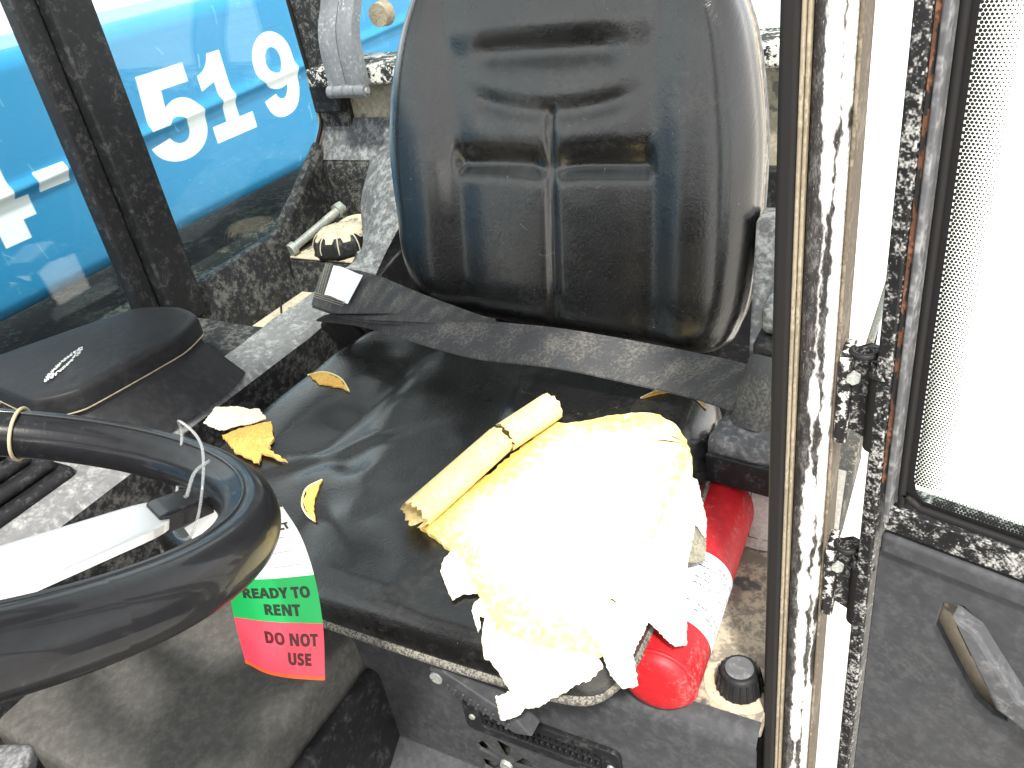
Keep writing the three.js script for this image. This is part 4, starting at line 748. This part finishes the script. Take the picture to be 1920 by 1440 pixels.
const hinge = (y, label) => {
  const t = thing('hinge_bracket', label, 'hinge', [0.418, y, 0.085]);
  add('post_leaf', box(-0.010, -0.002, -0.032, 0.032, -0.012, 0.012, 0.002), postPaint, t);
  add('leaf_plate', prism([[-0.002, -0.026], [0.012, -0.034], [0.016, -0.02], [0.016, 0.03], [0.006, 0.034], [-0.002, 0.03]], 0.004, 0.0008).translate(0, 0, -0.004), doorPaint, t);
  add('barrel', rod([0.0145, -0.034, 0.006], [0.0145, 0.020, 0.006], 0.0075), rubber, t);
  add('barrel_cap', rod([0.0145, 0.020, 0.006], [0.0145, 0.027, 0.006], 0.0088, 0.007), doorPaint, t);
  add('bolt_head', rod([-0.001, 0.018, 0.010], [-0.001, 0.018, 0.0135], 0.0045, 0.004, 6), zinc, t);
  add('clip', new THREE.TorusGeometry(0.007, 0.002, 8, 20, 3.6).rotateX(Math.PI / 2).translate(0.003, 0.032, 0.003), plainBlack, t);
};
hinge(0.70, 'upper door hinge with chipped black paint beside the door glass');
hinge(0.545, 'lower door hinge with a black barrel beside the door panel');
{
  const t = thing('gas_strut', 'thin grey gas strut behind the upper door hinge', 'strut', [0.385, 0.45, -0.12]);
  add('rod', rod([0.0, 0.06, 0.02], [0.032, 0.24, 0.02], 0.003), zinc, t);
  add('tube', rod([-0.010, 0.0, 0.02], [0.0, 0.06, 0.02], 0.0065), dustGrey, t);
  add('cable', tube([[0.036, 0.26, 0.02], [0.026, 0.2, 0.015], [0.022, 0.14, 0.01], [0.02, 0.1, 0.01]], 0.002, 30, 6), rubber, t);
}
{
  const t = thing('cab_door', 'open black cab door with dotted window border and a recessed pull handle', 'door', [0.43, 0, 0.094]);
  t.rotation.y = -0.273;
  const W = 0.7, T = 1.5;
  add('hinge_stile', box(0, 0.0095, 0.10, T, -0.03, 0.004, 0.002), doorPaint, t);
  add('rust_strip', box(0.0097, 0.0130, 0.635, T, -0.025, 0.0025, 0.0005), rust, t);
  add('trim_edge', box(0.0132, 0.0172, 0.615, T, -0.025, 0.0045, 0.0015), dustGrey, t);
  // window seal with a round corner, rail below it
  const sealPts = [[0.0215, T], [0.0215, 1.0], [0.0215, 0.66], [0.0235, 0.642], [0.032, 0.6335], [0.05, 0.632], [0.2, 0.632], [W, 0.632]];
  add('window_seal', tube(sealPts.map(p => [p[0], p[1], -0.001]), 0.0026, 160, 8), rubber, t);
  add('bottom_rail', box(0.0135, W, 0.6085, 0.6275, -0.025, 0.003, 0.002), doorPaint, t);
  const gl = add('glass', box(0.0235, W, 0.634, T, -0.008, -0.004, 0.0005), glassPane, t);
  add('dark_border', prism([[0.022, T], [0.022, 0.632], [W, 0.632], [W, 0.6365], [0.034, 0.6365], [0.029, 0.642], [0.0268, 0.652], [0.0268, T]], 0.0004).translate(0, 0, -0.0038), rubber, gl);
  const n = [], step = 0.0021;
  for (let j = 0; j < 420; j++) for (let i = 0; i < 9; i++) { // dots beside the stile, then along the bottom
    const s = 0.0274 + i * step * 0.95 + (j % 2) * step * 0.475, y = 0.648 + j * step * 0.82, r = 0.00092 * (1 - i / 12); if (y < 1.3) n.push([s, y, r]);
  }
  for (let i = 0; i < 90; i++) for (let j = 0; j < 5; j++) n.push([0.040 + i * step * 0.95 + (j % 2) * step * 0.475, 0.6375 + j * step * 0.82, 0.00088 * (1 - j / 7)]);
  const im = new THREE.InstancedMesh(new THREE.CylinderGeometry(1, 1, 0.0003, 10).rotateX(Math.PI / 2), rubber, n.length), mt = new THREE.Matrix4();
  n.forEach(([s, y, r], k) => im.setMatrixAt(k, mt.compose(V(s, y, -0.0038), new THREE.Quaternion(), V(r, r, 1))));
  im.name = 'border_dots'; im.userData.kind = 'stuff'; im.castShadow = true; gl.add(im);
  // lower panel with a recess for the handle
  const rec = [[0.055, 0.565], [0.068, 0.570], [0.078, 0.562], [0.106, 0.520], [0.106, 0.484], [0.096, 0.484], [0.083, 0.492], [0.053, 0.543]];
  add('lower_panel', prism([[0.0135, 0.10], [W, 0.10], [W, 0.588], [0.0135, 0.588]], 0.004, 0.001, [rec]).translate(0, 0, -0.004), panelGrey, t);
  add('panel_step', box(0.0135, W, 0.5895, 0.606, -0.02, 0.005, 0.004), panelGrey, t);
  add('recess_back', box(0.045, 0.13, 0.465, 0.58, -0.022, -0.018, 0.001), beigeDust, t);
  const gripM = add('grip', prism([[0.068, 0.565], [0.078, 0.560], [0.108, 0.519], [0.16, 0.500], [0.16, 0.482], [0.101, 0.507]], 0.012, 0.003).translate(0, 0, -0.002), gripGrey, t);
  for (const [s, y] of [[0.071, 0.532], [0.083, 0.514]]) add('rib', box(-0.001, 0.001, -0.012, 0.012, -0.018, -0.006, 0.0004).rotateZ(0.5).translate(s, y, 0), plainBlack, t);
  add('far_stile', box(W, W + 0.03, 0.10, T, -0.03, 0.004, 0.004), doorPaint, t);
}
renderer.render(scene, camera);
